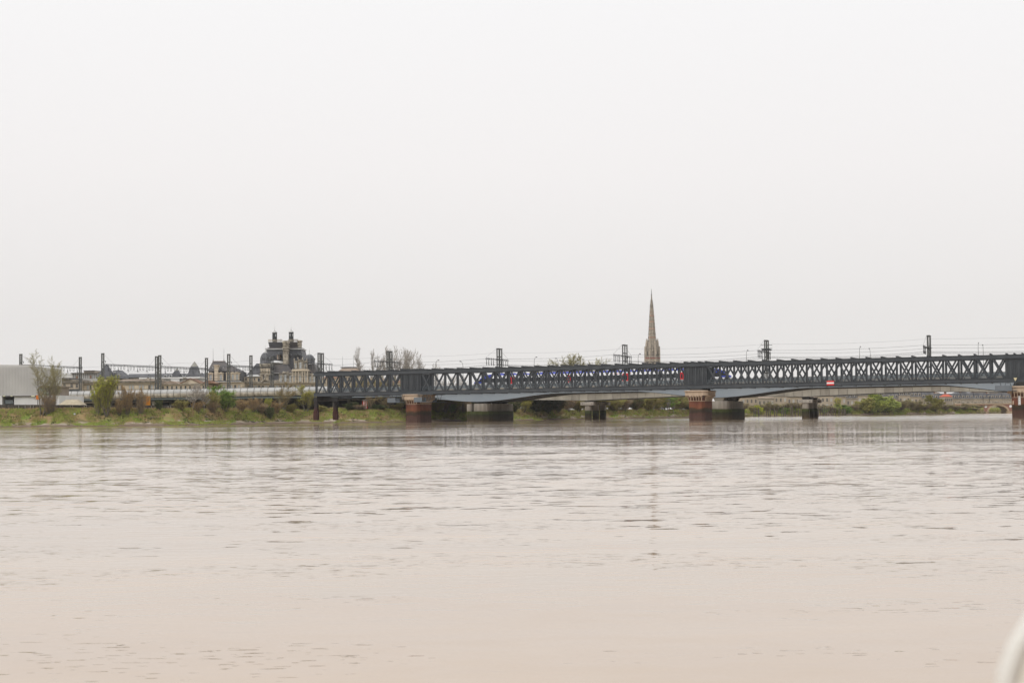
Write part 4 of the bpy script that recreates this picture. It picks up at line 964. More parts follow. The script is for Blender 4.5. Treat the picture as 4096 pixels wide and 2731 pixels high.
# --- long slate roof with round dormers and pyramids
f = Fr(700, 660, 1500); lh = bthing('slate_hall', 'long building with low dark slate roof and small round dormers, between the masts', 'building', 690, 660)
m = MB(); m.box(f.x(500), f.x(815), 662, 674, GZ - 3, f.z(1509)); m.build('wall', stone_d, lh)
m = MB(); m.frus((f.x(498), f.x(817), 661, 675, f.z(1508.8)), (f.x(503), f.x(812), 666, 670, f.z(1492))); m.build('roof', slate, lh)
for px in (657, 678, 700, 722, 744):
    m = MB(); c = Vector((f.x(px), 661.6, f.z(1503.5))); m.tube(c, c + Vector((0, 2, 0)), 0.62, 0.62, 10); o = m.build('round_dormer', zinc, lh)
    m = MB(); m.tube(c - Vector((0, 0.06, 0)), c - Vector((0, 0.003, 0)), 0.36, 0.36, 8); m.build('pane', glass_d, o)
for nm, px, yt, yc, yb, w1, w2, lb in (('pyramid_tower', 787, 1447, 1468, 1512, 26, 52, 'dark slate tower with steep pyramid roof and pale tip, left of the hipped pavilion building'),
                               ('pyramid_tower', 719, 1473, 1484, 1496, 14, 27, 'tiny slate pyramid roof with pale tip on the long dark roof')):
    o = bthing(nm, lb, 'tower', px, 657); m = MB(); cx = f.x(px); k = 6445 / 657.
    m.frus((cx - w2 / 2 / k, cx + w2 / 2 / k, 652, 652 + w2 / k, f.z(yb)), (cx - w1 / 2 / k, cx + w1 / 2 / k, 654, 654 + w1 / k, f.z(yc))); m.box(cx - w2 / 2 / k, cx + w2 / 2 / k, 652, 656, GZ, f.z(yb)); m.build('lower_roof', slate, o)
    m = MB(); m.frus((cx - w1 / 2 / k, cx + w1 / 2 / k, 654, 654 + w1 / k, f.z(yc) + 0.002), (cx - 0.05, cx + 0.05, 654 + w1 / k / 2, 654.1 + w1 / k / 2, f.z(yt))); m.build('tip', mat('pale_slate', (0.24, 0.23, 0.20), (0.33, 0.32, 0.29), 0.8), o)
f2 = Fr(690, 640, 1510); sh = bthing('white_shed', 'long low white roofed shed in front of the long slate roof', 'shed', 700, 640)
m = MB(); m.box(f2.x(560), f2.x(800), 640, 652, GZ - 3, f2.z(1514)); m.build('wall', mat('pale_wall', (0.50, 0.50, 0.50), None), sh)
m = MB(); m.lathe(0, 0, [(0, 0), (0, 0)], 3); m = MB(); m.prism([(f2.x(558), f2.z(1514)), (f2.x(802), f2.z(1514)), (f2.x(802), f2.z(1508)), (f2.x(558), f2.z(1508.5))], 639, 653); m.build('roof', white_m, sh)
m = MB(); f2.box(m, 683, 718, 1515, 1525, -1, -0.5); m.build('wall_panel', white_m, sh)

# --- cone roofed hall and flat topped roof, glazed station hall
f = Fr(420, 650, 1490)
o = bthing('cone_tower', 'dark slate cone roof with pointed tip behind the tall mast and the lime green willow', 'tower', 420, 650)
m = MB(); m.box(f.x(390), f.x(438), 650, 658, GZ - 3, f.z(1512)); m.build('wall', stone_d, o)
m = MB(); m.frus((f.x(387), f.x(440), 649, 659, f.z(1511.8)), (f.x(402), f.x(430), 651.5, 656, f.z(1476))); m.frus((f.x(402.1), f.x(429.9), 651.6, 655.9, f.z(1475.9)), (f.x(417), f.x(419), 653.5, 654, f.z(1455))); m.build('roof', slate, o)
o = bthing('slate_block', 'dark sloping slate roof right beside the cone roof, with tiny skylights', 'building', 465, 655); f = Fr(465, 655, 1490)
m = MB(); m.box(f.x(442), f.x(502), 656, 668, GZ - 3, f.z(1514)); m.build('wall', stone_d, o)
m = MB(); m.frus((f.x(436), f.x(504), 655, 669, f.z(1513.8)), (f.x(441), f.x(468), 660, 664, f.z(1479))); m.build('roof', slate, o)
for px, py in ((470, 1500), (452, 1490), (476, 1506)): m = MB(); c = Vector((f.x(px), 656.2, f.z(py))); m.box(c.x - 0.3, c.x + 0.3, c.y, c.y + 2, c.z, c.z + 0.6); m.build('skylight', zinc, o)
f = Fr(320, 665, 1500); o = bthing('station_hall', 'pale glazed station hall with thin dark flat roof, behind the second mast', 'building', 320, 665)
gl = mat('pale_glazing', (0.55, 0.55, 0.55), (0.66, 0.66, 0.66), 0.3, 0.3)
m = MB(); m.box(f.x(150), f.x(392), 665, 690, GZ - 3, f.z(1494)); m.build('glass_wall', gl, o)
m = MB(); m.box(f.x(285), f.x(396), 664, 692, f.z(1493.8), f.z(1491)); m.build('roof', slate_b, o)
m = MB(); m.box(f.x(328), f.x(371), 668, 684, f.z(1490.8), f.z(1483)); m.build('roof_box', stone, o)
m = MB(); m.box(f.x(326), f.x(373), 667, 685, f.z(1482.8), f.z(1481)); m.build('roof_box_cover', slate_b, o)
m = MB()
for i in range(12): m.box(f.x(292 + i * 8.4), f.x(292 + i * 8.4) + 0.15, 664.8, 665, f.z(1515), f.z(1494) - 0.01)
m.build('mullion', mast_m, o, kind='stuff')
for px, y0 in ((361, 1501), (307, 1503)): m = MB(); f.box(m, px - 2.5, px + 2.5, y0, 1514, -5, -4); m.build('chimney', tile_r, o)

# --- long two storey stone building along the tracks
f = Fr(440, 598, 1530); lb_ = bthing('stone_row', 'long low beige stone building with cornice and paired windows above the noise barrier', 'building', 430, 598)
m = MB(); m.box(f.x(318), f.x(640), 598, 612, GZ - 3, f.z(1528)); m.build('wall', stone, lb_)
m = MB()
for a, b, dd in ((1532, 1528, 0.7), (1540, 1537.5, 0.2), (1527.8, 1524, 0.9)): m.box(f.x(317), f.x(641), 598 - dd, 612.5, f.z(a), f.z(b))
m.build('cornice', cornice_m, lb_)
m = MB()
for x0, x1, yt in ((380, 470, 1518), (470.3, 560, 1516), (560.3, 640, 1517)): m.frus((f.x(x0), f.x(x1), 598.2, 612, f.z(1523.9)), (f.x(x0 + 12), f.x(x1 - 12), 603, 607, f.z(yt)))
m.build('roof', tile_o, lb_)
for px in (352, 363, 470, 484, 520, 532, 597, 608, 620, 330, 410, 422, 560, 572): window(lb_, f.x(px), 598, f.z(1557), 0.55 if px > 400 else 0.7, 1.5, glass_d if px % 4 else shutter_m)
for px in (590, 655 - 20): m = MB(); f.box(m, px - 5, px + 5, 1514, 1522, 2, 6); f.box(m, px - 2, px + 2, 1510, 1514, 3, 5); m.build('chimney', stone_d, lb_)
f = Fr(270, 592, 1530); o = bthing('corner_house', 'lower beige stone house with brown roof beside the single mast, above the barrier end', 'building', 270, 592)
m = MB(); m.box(f.x(146), f.x(316), 592, 608, GZ - 3, f.z(1530)); m.build('wall', stone, o)
m = MB(); m.box(f.x(145), f.x(317), 591.2, 608, f.z(1530) + 0.003, f.z(1526)); m.box(f.x(145), f.x(317), 591.5, 608, f.z(1524), f.z(1518)); m.build('cornice', cornice_m, o)
m = MB(); m.box(f.x(146), f.x(285), 591, 608, f.z(1517.8), f.z(1511)); m.build('roof', slate_b, o)
for px in (258, 287, 308, 180, 210): window(o, f.x(px), 592, f.z(1550), 0.75, 1.4)
m = MB(); f.box(m, 238, 312, 1556, 1566, -3, -1); m.build('dark_shed', arm_m, o)
f = Fr(740, 600, 1530); o = bthing('gabled_row', 'beige stone row with low reddish gable roofs left of the hipped pavilion building', 'building', 735, 600)
m = MB(); m.box(f.x(642), f.x(828), 600, 614, GZ - 3, f.z(1534)); m.build('wall', stone, o)
m = MB(); m.box(f.x(642), f.x(829), 599.4, 614, f.z(1537), f.z(1534.2)); m.build('cornice', cornice_m, o)
for a, b, c, mt in ((642, 720, 1522, tile_o), (722, 800, 1515, stone), (802, 860, 1522, tile_r)):
    m = MB(); m.prism([(f.x(a), f.z(1533.9)), (f.x(b), f.z(1533.9)), (f.x((a + b) / 2), f.z(c))], 600, 613); m.build('gable', mt, o)
m = MB(); m.beam((f.x(718), 606, f.z(1534)), (f.x(761), 606, f.z(1513.6)), 12.5, 0.35, (0, 0, 1)); m.beam((f.x(761), 606, f.z(1513.6)), (f.x(804), 606, f.z(1534)), 12.5, 0.35, (0, 0, 1)); m.build('gable_roof', tile_r, o)
for i in range(10): window(o, f.x(652 + i * 18), 600, f.z(1557), 0.55, 1.3)
m = MB(); f.box(m, 733, 741, 1512, 1524, -1, 1); f.box(m, 731, 743, 1510, 1512, -1.3, 1.3); m.build('chimney', stone_d, o)

# --- houses seen through the left end of the truss
f = Fr(1390, 640, 1490); o = bthing('brown_roof_house', 'house with brown hipped tile roof and two thin rods, rising just above the truss footbridge', 'house', 1388, 640)
m = MB(); m.box(f.x(1345), f.x(1440), 640, 655, GZ - 3, f.z(1496)); m.build('wall', stone, o)
m = MB(); m.frus((f.x(1338), f.x(1446), 639, 656, f.z(1495.8)), (f.x(1363), f.x(1424), 645, 650, f.z(1471))); m.build('roof', tile_o, o)
m = MB(); f.box(m, 1362, 1425, 1467.5, 1471, 5, 9); m.build('ridge', slate_b, o)
for px in (1363, 1407): m = MB(); m.tube((f.x(px), 647, f.z(1470)), (f.x(px), 647, f.z(1421)), 0.06, 0.03, 4); m.build('lightning_rod', mast_m, o)
for i in range(6): window(o, f.x(1355 + i * 14), 640, f.z(1525), 0.8, 1.5)
for px, w_, yt, lb, mt in ((1318, 60, 1503, 'low house with pinkish tile roof, seen through the cut left end of the truss', tile_r), (1492, 90, 1512, 'long low beige house seen through the truss left of the solid plates', tile_o), (1590, 70, 1520, 'small beige house behind the solid plate panels of the footbridge', tile_r)):
    f = Fr(px, 615, 1520); o = bthing('low_house', lb, 'house', px, 615)
    m = MB(); m.box(f.x(px - w_ / 2), f.x(px + w_ / 2), 615, 627, GZ - 3, f.z(yt + 10)); m.build('wall', stone, o)
    m = MB(); m.frus((f.x(px - w_ / 2 - 3), f.x(px + w_ / 2 + 3), 614.5, 627.5, f.z(yt + 10) + 0.003), (f.x(px - w_ / 2 + 8), f.x(px + w_ / 2 - 8), 620, 622, f.z(yt))); m.build('roof', mt, o)
    for i in range(int(w_ / 16)): window(o, f.x(px - w_ / 2 + 10 + i * 15), 615, f.z(yt + 32), 0.8, 1.4)

# --- white warehouse at the left edge
f = Fr(80, 452, 1540); wh = bthing('warehouse', 'big pale grey ribbed warehouse with white base and open loading bay at the left edge', 'warehouse', 60, 452)
x0, x1 = f.x(-420), f.x(144)
rib_m = mat('ribbed_cladding', (0.52, 0.51, 0.50), (0.60, 0.59, 0.575), 0.15, 0.5)
m = MB(); zt = f.z(1460); zb_ = f.z(1582)
m.prism([(x0, zb_), (x1, zb_), (x1, zt - 0.5), (x1 - 1.5, zt), (x0, zt + 0.7)], 452.2, 478); m.build('hall', rib_m, wh)
m = MB(); x = x0
while x < x1: m.box(x, x + 0.16, 452.08, 452.2, zb_, zt - 0.45 + 0.0 * x); x += 0.42
m.build('cladding_rib', rib_m, wh, kind='stuff')
ww = mat('white_wall', (0.62, 0.62, 0.63), (0.70, 0.70, 0.70), 0.2, 0.7)
m = MB(); g0, g1 = f.x(9), f.x(57); m.box(x0, g0, 452, 478, GZ, zb_ - 0.003); m.box(g1, f.x(237), 452, 478, GZ, zb_ - 0.003); m.box(g0, g1, 460, 478, GZ, zb_ - 0.003); m.build('base_wall', ww, wh)
m = MB(); m.box(f.x(9), f.x(150), 451.6, 452.0, zb_ - 0.3, zb_ - 0.01); m.build('lintel', slate_b, wh)
m = MB(); m.box(f.x(15), f.x(48), 453, 457, f.z(1614), f.z(1599)); m.build('loading_ramp', parapet_m, wh)
m = MB()
for a, b in ((11, 21), (42, 50), (125, 139)): f.box(m, a, b, 1581, 1584.5 if a < 100 else 1587, -0.75, -0.5)
m.build('bay_light', mat('cream_panel', (0.62, 0.62, 0.45), None), wh, kind='stuff')
bh = bthing('loading_shed', 'brown and pale green boxy loading building behind the slim tree trunks', 'building', 190, 456); f = Fr(190, 456, 1540)
m = MB(); f.box(m, 144.5, 237, 1582, 1553, 0, 10); m.v = m.v; 
m = MB(); m.box(f.x(146), f.x(196), 456, 466, f.z(1589), f.z(1550)); m.build('pale_box', mat('pale_green', (0.50, 0.53, 0.40), (0.58, 0.60, 0.5), 0.8), bh)
m = MB(); m.box(f.x(196.3), f.x(237), 455.5, 466, f.z(1589), f.z(1550)); m.box(f.x(144.6), f.x(240), 455, 467, f.z(1549.7), f.z(1543)); m.build('brown_wall', mat('brown_cladding', (0.26, 0.21, 0.16), (0.20, 0.165, 0.13), 0.5), bh)
m = MB(); m.box(f.x(203), f.x(218), 455.3, 455.48, f.z(1588), f.z(1564)); m.build('door', tile_o, bh)
m = MB(); m.box(f.x(187), f.x(196), 455.8, 455.98, f.z(1588), f.z(1572)); m.build('green_panel', mat('green_panel', (0.25, 0.32, 0.22), None), bh)

f = Fr(150, 428, 1590)
o = thing('orange_sign', 'small orange panel on a post in front of the white warehouse wall', 'sign', (f.x(150.5), 428, 4.3))
m = MB(); f.box(m, 144, 157, 1580, 1597, 0, 0.15); m.build('panel', mat('orange_paint', (0.75, 0.20, 0.02), (0.62, 0.17, 0.03), 1.0), o)
m = MB(); f.box(m, 149.5, 152.5, 1597.1, 1630, 0, 0.15); m.build('post', mast_m, o)
f = Fr(584, 440, 1600); z0 = 4.2
o = thing('orange_container', 'orange metal container standing on end under the noise barrier beside a thin pole', 'container', (f.x(584), 440, z0))
oc = mat('container_orange', (0.62, 0.25, 0.025), (0.50, 0.19, 0.02), 0.7)
m = MB(); m.box(f.x(573), f.x(598), 440, 441.2, z0, f.z(1585)); m.build('body', oc, o)
m = MB(); x = f.x(573)
while x < f.x(598) - 0.1: m.box(x, x + 0.1, 439.93, 440, z0 + 0.1, f.z(1585) - 0.1); x += 0.28
m.build('corrugation', oc, o, kind='stuff')
o = thing('lamp_pole', 'thin grey lamp pole right beside the orange container', 'street lamp', (f.x(600), 441, z0))
m = MB(); m.tube((f.x(600), 441, z0), (f.x(600), 441, f.z(1508)), 0.10, 0.06, 6); m.path([(f.x(600), 441, f.z(1508)), (f.x(599), 441, f.z(1501)), (f.x(596), 441, f.z(1499))], 0.05, 4); m.build('post', mast_m, o)
m = MB(); f.box(m, 592.5, 596.5, 1498, 1500, -0.1, 0.2); m.build('lamp_head', arm_m, o)

# gravel heap
f = Fr(290, 432, 1610); gh = MB(); X0, X1 = f.x(226), f.x(353); zt = f.z(1598) ; n = 36; zb0 = 4.4
def heap(u, v_):
    e = max(0, 1 - abs(2 * u - 1) ** 2.2) if True else 0
    prof = min(1, u / 0.30, (1 - u) / 0.34); return zb0 + (zt - zb0) * max(0, min(prof, v_ / 0.45, (1 - v_) / 0.4)) ** 0.9 + 0.12 * noise.noise(Vector((u * 9, v_ * 9, 2)))
for j in range(n):
    for i in range(n):
        u, v_ = i / (n - 1), j / (n - 1); gh.v.append((X0 + (X1 - X0) * u, 428 + 9 * v_, heap(u, v_)))
gh.f = [(j * n + i, j * n + i + 1, (j + 1) * n + i + 1, (j + 1) * n + i) for j in range(n - 1) for i in range(n - 1)]
c0 = ((X0 + X1) / 2, 432, zb0); tag(link('gravel_heap', gh.mesh('gravel_heap', mat('gravel_beige', (0.40, 0.34, 0.24), (0.49, 0.43, 0.32), 1.2, 0.95, detail=8), c0, True), None, c0), 'wide pale beige gravel heap behind the dark quay wall, under the noise barrier', 'gravel heap')

# quay wall of dark timber panels along the top of the bank
qw = thing('quay_wall', 'dark timber and concrete quay wall along the top of the grassy bank', 'wall', on_ground(300, 19))
qd = mat('dark_timber', (0.055, 0.047, 0.040), (0.095, 0.08, 0.066), 0.9, 0.9, stretch=(1, 1, 0.3)); qp = mat('pale_post', (0.33, 0.31, 0.28), None)
px = -260.0
def wtop(px): return 1618 + 0.004 * px if px < 1000 else 1628.0
while px < 1640:
    st = 26
    if not (1180 < px < 1290):
        a = on_ground(px, 19); b = on_ground(px + st - 1.2, 19)
        zt = Z_(px, wtop(px), a.y); m = MB(); m.frus((0, 1, 0, 1, 0), (0, 1, 0, 1, 1)); m = MB()
        d = (b - a); nrm = Vector((-d.y, d.x, 0)).normalized() * 0.35
        A = [Vector((q.x, q.y, 3.2)) for q in (a, b, b + nrm, a + nrm)]; B_ = [Vector((q.x, q.y, zt)) for q in A]
        m.add(A + B_, [(0, 3, 2, 1), (4, 5, 6, 7), (0, 1, 5, 4), (1, 2, 6, 5), (2, 3, 7, 6), (3, 0, 4, 7)]); m.build('wall_panel', qd, qw)
        random.seed(int(px * 3))
        if random.random() < 0.75:
            q = a + d * random.random(); m = MB(); m.box(q.x, q.x + 0.13, q.y - 0.2, q.y - 0.06, zt - 1.5, zt - 0.15); m.build('post', qp, qw)
    px += st

# --- church spire far behind
SY = 1530.0; f = Fr(2611, SY, 1420); k = F / SY
sp = thing('church_spire', 'tall slender gothic church spire with pink stone bands and pinnacled tower, far behind the footbridge', 'church spire', (f.x(2612), SY + 8, 6))
cx, cy = f.x(2612), SY + 8
sp_m = mat('spire_stone', (0.46, 0.395, 0.315), (0.24, 0.205, 0.17), 0.55, 0.9, detail=8); sp_p = mat('pink_band', (0.52, 0.27, 0.19), (0.44, 0.23, 0.17), 0.5)
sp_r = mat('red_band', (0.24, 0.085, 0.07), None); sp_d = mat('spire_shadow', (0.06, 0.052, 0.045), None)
prof = [(1366, 16.5), (1340, 15.0), (1292, 11.6), (1245, 8.2), (1215, 5.6), (1198, 3.4), (1180, 1.6)]
def rad(y):
    for (a, ra), (b, rb_) in zip(prof, prof[1:]):
        if b <= y <= a: return (ra + (rb_ - ra) * (a - y) / (a - b)) / k
    return prof[0][1] / k if y > prof[0][0] else prof[-1][1] / k
m = MB(); m.lathe(cx, cy, [(r / k, f.z(y)) for y, r in prof], 8, pi / 8); m.build('steeple', sp_m, sp)
m = MB(); m.lathe(cx, cy, [(1.6 / k, f.z(1180)), (1.1 / k, f.z(1170)), (0.8 / k, f.z(1160)), (0.3 / k, f.z(1152))], 6)
for y, r in ((1196, 3.6), (1190, 3.0), (1184, 2.9), (1178.5, 3.4)): m.lathe(cx, cy, [(r / k, f.z(y)), (r / k, f.z(y - 1.5))], 8)
m.build('finial', sp_d, sp)
for y, h in ((1246, 2.5), (1259, 3.5), (1283, 3), (1311.5, 3), (1346, 4)):
    m = MB(); m.lathe(cx, cy, [(rad(y + h) + 0.09, f.z(y + h)), (rad(y) + 0.09, f.z(y))], 8, pi / 8); m.build('pink_band', sp_p, sp)
for y in (1220, 1228, 1248.5, 1266, 1280, 1293, 1306, 1320.5, 1335, 1349.5, 1365):
    m = MB()
    for kf in range(8):
        a = kf * pi / 4; R_ = rad(y) * cos(pi / 8) + 0.02; d = Vector((cos(a), sin(a), 0)); t = Vector((-d.y, d.x, 0)); wf = rad(y) * 0.55
        for j in ((-1, 0, 1) if y > 1290 else (0,)):
            c = Vector((cx, cy, f.z(y))) + d * R_ + t * (j * wf * 0.62); m.box(c.x - 0.22, c.x + 0.22, c.y - 0.22, c.y + 0.22, c.z, c.z + 0.55)
    m.build('steeple_opening', sp_d, sp, kind='stuff')
m = MB()
for kf in range(8):
    a = pi / 8 + kf * pi / 4; y = 1362.0
    while y > 1200:
        r = rad(y) + 0.12; m.box(cx + r * cos(a) - 0.2, cx + r * cos(a) + 0.2, cy + r * sin(a) - 0.2, cy + r * sin(a) + 0.2, f.z(y), f.z(y) + 0.45); y -= 5.2
m.build('crocket', sp_d, sp, kind='stuff')
# tower body and buttress pinnacles
m = MB(); m.lathe(cx, cy, [(31.5 / k, 2), (31.5 / k, f.z(1432)), (28 / k, f.z(1425)), (25 / k, f.z(1392)), (19 / k, f.z(1372)), (16.6 / k, f.z(1366))], 8, pi / 8); m.build('tower_body', sp_m, sp)
m = MB(); m.lathe(cx, cy, [(33 / k, f.z(1434)), (33 / k, f.z(1429))], 8, pi / 8); m.build('red_band', sp_r, sp)
m = MB(); m.lathe(cx, cy, [(32.5 / k, f.z(1448)), (32.5 / k, f.z(1446))], 8, pi / 8); m.build('moulding', sp_d, sp)
for kf in range(8):
    a = pi / 8 + kf * pi / 4; m = MB(); R0 = 28.5 / k; x, y = cx + R0 * cos(a), cy + R0 * sin(a)
    m.lathe(x, y, [(1.35, 3), (1.25, f.z(1432)), (1.2, f.z(1400)), (1.0, f.z(1384))], 4, a)
    xx, yy = cx + (R0 - 0.9) * cos(a), cy + (R0 - 0.9) * sin(a)
    m.lathe(xx, yy, [(1.0, f.z(1384)), (0.75, f.z(1372)), (0.3, f.z(1360)), (0.06, f.z(1351))], 4, a)
    m.lathe(cx + (R0 - 2.0) * cos(a), cy + (R0 - 2.0) * sin(a), [(0.9, f.z(1400)), (0.6, f.z(1374)), (0.06, f.z(1352))], 4, a)
    m.build('pinnacle', sp_m, sp)
    a = kf * pi / 4; m = MB(); R1 = 25 / k; x, y = cx + R1 * cos(a), cy + R1 * sin(a)
    m.lathe(x, y, [(1.1, f.z(1428)), (1.0, f.z(1402)), (0.7, f.z(1390)), (0.08, f.z(1374))], 4, a); g_ = m.build('gabled_lucarne', sp_m, sp)
    m = MB(); d = Vector((cos(a), sin(a), 0)); c = Vector((x, y, 0)) + d * 1.02
    m.box(c.x - 0.35, c.x + 0.35, c.y - 0.3, c.y + 0.3, f.z(1422), f.z(1404)); m.build('lancet', sp_d, g_)
    c = Vector((cx, cy, 0)) + d * (31.5 / k * cos(pi / 8) + 0.02); m = MB(); m.box(c.x - 0.9, c.x + 0.9, c.y - 0.3, c.y + 0.3, f.z(1475), f.z(1450)); m.build('louvred_opening', sp_d, sp)

# --- far quay houses on the right
hw_m = [mat('quay_stone_%s' % n_, c_, d_, 0.25, 0.9) for n_, c_, d_ in (('a', (0.40, 0.33, 0.25), (0.33, 0.27, 0.20)), ('b', (0.35, 0.30, 0.24), (0.28, 0.24, 0.19)), ('c', (0.43, 0.36, 0.28), (0.36, 0.30, 0.23)))]
random.seed(11); px = 2965.0; hi = 0
descr = ['cream', 'pale beige', 'grey beige', 'yellowish', 'sand coloured']; roofn = ['grey slate', 'brown tile', 'dark slate']
while px < 4180:
    wpx = random.choice((46, 52, 60, 66)); Y = 1010 if px < 3720 else 1090; f = Fr(px, Y, 1600); kk = F / Y
    top = {0: 1583, 1: 1588, 2: 1594}[(hi * 7 + 1) % 3] if px < 3700 else 1596; slate_r = (px > 3250) or hi % 3 == 2
    between = ('above the wooden piles' if px < 3190 else 'right of the slim column pier' if px < 3330 else 'behind the red and white board span' if px < 3480 else 'behind the yellow green willows' if px < 3640 else 'behind the grey brown riverside trees' if px < 3860 else 'above the old brick arch bridge' if px < 4040 else 'hidden by the rightmost brick pier')
    o = thing('quay_house', '%s quay house with %s roof, number %d from the left, far off %s' % (descr[hi % 5], 'grey slate' if slate_r else 'brown tile', hi + 1, between), 'house', (f.x(px + wpx / 2), Y, 3), 0, 'far quay houses')
    o['label'] = '%s %s roofed far house, %s in the quay row %s' % (descr[hi % 5], 'slate' if slate_r else 'tile', ORD[hi], {'above the wooden piles': 'above wooden piles', 'right of the slim column pier': 'beside the slim pier', 'behind the red and white board span': 'under the striped board'}.get(between, 'behind riverside trees' if px < 3860 else 'above the brick arches'))
    m = MB(); m.box(f.x(px), f.x(px + wpx) - 0.05, Y, Y + 14, 1, f.z(top)); m.build('wall', hw_m[hi % 3], o)
    m = MB(); m.box(f.x(px), f.x(px + wpx) - 0.05, Y - 0.4, Y + 14.2, f.z(top) + 0.003, f.z(top) + 0.4); m.build('cornice', cornice_m, o)
    m = MB(); rh = random.choice((2.8, 3.4, 4.0)); m.frus((f.x(px), f.x(px + wpx) - 0.05, Y - 0.1, Y + 14, f.z(top) + 0.402), (f.x(px) + 0.2, f.x(px + wpx) - 0.25, Y + (1.8 if slate_r else 5), Y + 10, f.z(top) + 0.4 + rh)); m.build('roof', slate if slate_r else (tile_r if hi == 13 else tile_o), o)
    nwin = max(3, int(wpx / 15))
    for j in range(nwin):
        X = f.x(px + wpx * (j + 0.5) / nwin)
        for fl in range(3): window(o, X, Y, f.z(top) - 3.6 - 3.7 * fl, 1.1, 2.1, glass_d if (hi + j + fl) % 4 else shutter_m)
        if slate_r:
            m = MB(); m.box(X - 0.65, X + 0.65, Y + 0.2, Y + 2.4, f.z(top) + 0.5, f.z(top) + 2.4); dm = m.build('dormer', frame_m, o)
            m = MB(); m.box(X - 0.4, X + 0.4, Y + 0.1, Y + 0.197, f.z(top) + 0.8, f.z(top) + 2.2); m.build('pane', glass_d, dm)
    m = MB(); m.box(f.x(px) + 0.4, f.x(px) + 1.6, Y + 5, Y + 7, f.z(top), f.z(top) + rh + 1.6); m.build('chimney', tile_r, o)
    px += wpx; hi += 1
# more roofs behind, near the right edge
for i, (px, w_, y0, y1, mt, lb) in enumerate(((3735, 50, 1572, 1566, tile_o, 'pale roofed house peeping over the row left of the vivid red roof'), (3793, 32, 1586, 1576, mat('vivid_red_tile', (0.50, 0.10, 0.05), None), 'small house with vivid red roof under the road bridge'),
        (3850, 60, 1574, 1566, slate, 'slate domed big roof among the far quay houses'), (3925, 70, 1572, 1564, tile_o, 'beige block far behind, left part above the brick arch bridge'), (4000, 60, 1570, 1562, slate, 'grey block far behind, right part above the brick arch bridge'))):
    Y = 1075 if i == 1 else 1180; f = Fr(px, Y, 1580); o = thing('far_house', lb, 'house', (f.x(px), Y, 3))
    m = MB(); m.box(f.x(px - w_ / 2), f.x(px + w_ / 2), Y, Y + 12, 1, f.z(y0)); m.build('wall', hw_m[i % 3], o)
    m = MB(); m.frus((f.x(px - w_ / 2) - 0.3, f.x(px + w_ / 2) + 0.3, Y - 0.3, Y + 12.3, f.z(y0) + 0.003), (f.x(px - w_ / 4), f.x(px + w_ / 4), Y + 5, Y + 7, f.z(y1))); m.build('roof', mt, o)
    for j in range(4): window(o, f.x(px - w_ / 2 + w_ * (j + .5) / 4), Y, f.z(y0) - 3, 1.2, 1.8)

# --- old brick arch bridge
AY = 905.0; f = Fr(3990, AY, 1630); ab = thing('arch_bridge', 'old red brick bridge with cream stone arches, low over the water at the far right', 'bridge', (f.x(3990), AY, 0))
ab_b = mat('arch_brick', (0.30, 0.15, 0.11), (0.24, 0.12, 0.09), 0.5); ab_s = mat('arch_stone', (0.42, 0.32, 0.21), (0.36, 0.28, 0.19), 0.6)
zt = f.z(1616); zs_ = f.z(1645); zc_ = f.z(1622); pitch = f.x(4042) - f.x(3943); xl = f.x(3943) - pitch
for i in range(7):
    a = xl + i * pitch; r = (pitch - 3.2) / 2; c = a + pitch / 2; m = MB(); n = 14
    arc = [(c + r * cos(pi - pi * j / n), zs_ + (zc_ - zs_) * sin(pi * j / n)) for j in range(n + 1)]
    arc2 = [(c + (r + 0.9) * cos(pi - pi * j / n), zs_ + (zc_ + 0.9 - zs_) * sin(pi * j / n)) for j in range(n + 1)]
    vs = []
    for (x, z), (x2, z2) in zip(arc, arc2): vs += [(x, AY - 0.15, z), (x2, AY - 0.15, z2), (x, AY + 12, z), (x2, AY + 12, z2)]
    m.add(vs, [(4 * j, 4 * j + 1, 4 * j + 5, 4 * j + 4) for j in range(n)] + [(4 * j, 4 * j + 4, 4 * j + 6, 4 * j + 2) for j in range(n)] + [(4 * j + 1, 4 * j + 3, 4 * j + 7, 4 * j + 5) for j in range(n)])
    m.build('arch_ring', ab_s, ab)
    m = MB(); vs = []
    top2 = [(min(max(x, a + 0.0), a + pitch), z) for x, z in arc2]
    vs = [(a, zs_)] + top2 + [(a + pitch, zs_), (a + pitch, zt), (a, zt)]
    ff = []
    for j in range(n):
        p0, p1 = top2[j], top2[j + 1]; m.add([(p0[0], AY, p0[1]), (p1[0], AY, p1[1]), (p1[0], AY, zt), (p0[0], AY, zt)], [(0, 1, 2, 3)])
    m.box(a, a + 0.7, AY, AY + 12, zs_, zt); m.box(a + pitch - 0.7, a + pitch, AY, AY + 12, zs_, zt)
    m.build('spandrel', ab_b, ab)
    m = MB(); m.extz([(a - 1.9, AY + 0.5), (a, AY - 2.2), (a + 1.9, AY + 0.5), (a + 1.9, AY + 12), (a - 1.9, AY + 12)], -2, zs_ - 0.003); m.build('pier', ab_s, ab)
    m = MB(); m.lathe(0, 0, [(0.75, -0.2), (0.75, 0)], 12); m.v = [(a + x, AY + z - 0.003, (zs_ + zt) / 2 + 0.8 + y) for x, y, z in m.v]; m.build('roundel', white_m, ab)
m = MB(); m.box(xl, xl + 7 * pitch, AY - 0.5, AY + 12.5, zt + 0.003, zt + 0.5); m.build('cornice', ab_s, ab)
m = MB(); m.box(xl, xl + 7 * pitch, AY - 0.3, AY, zt + 0.503, zt + 1.4); m.box(xl, xl + 7 * pitch, AY + 12, AY + 12.3, zt + 0.503, zt + 1.4); m.build('parapet', cornice_m, ab)
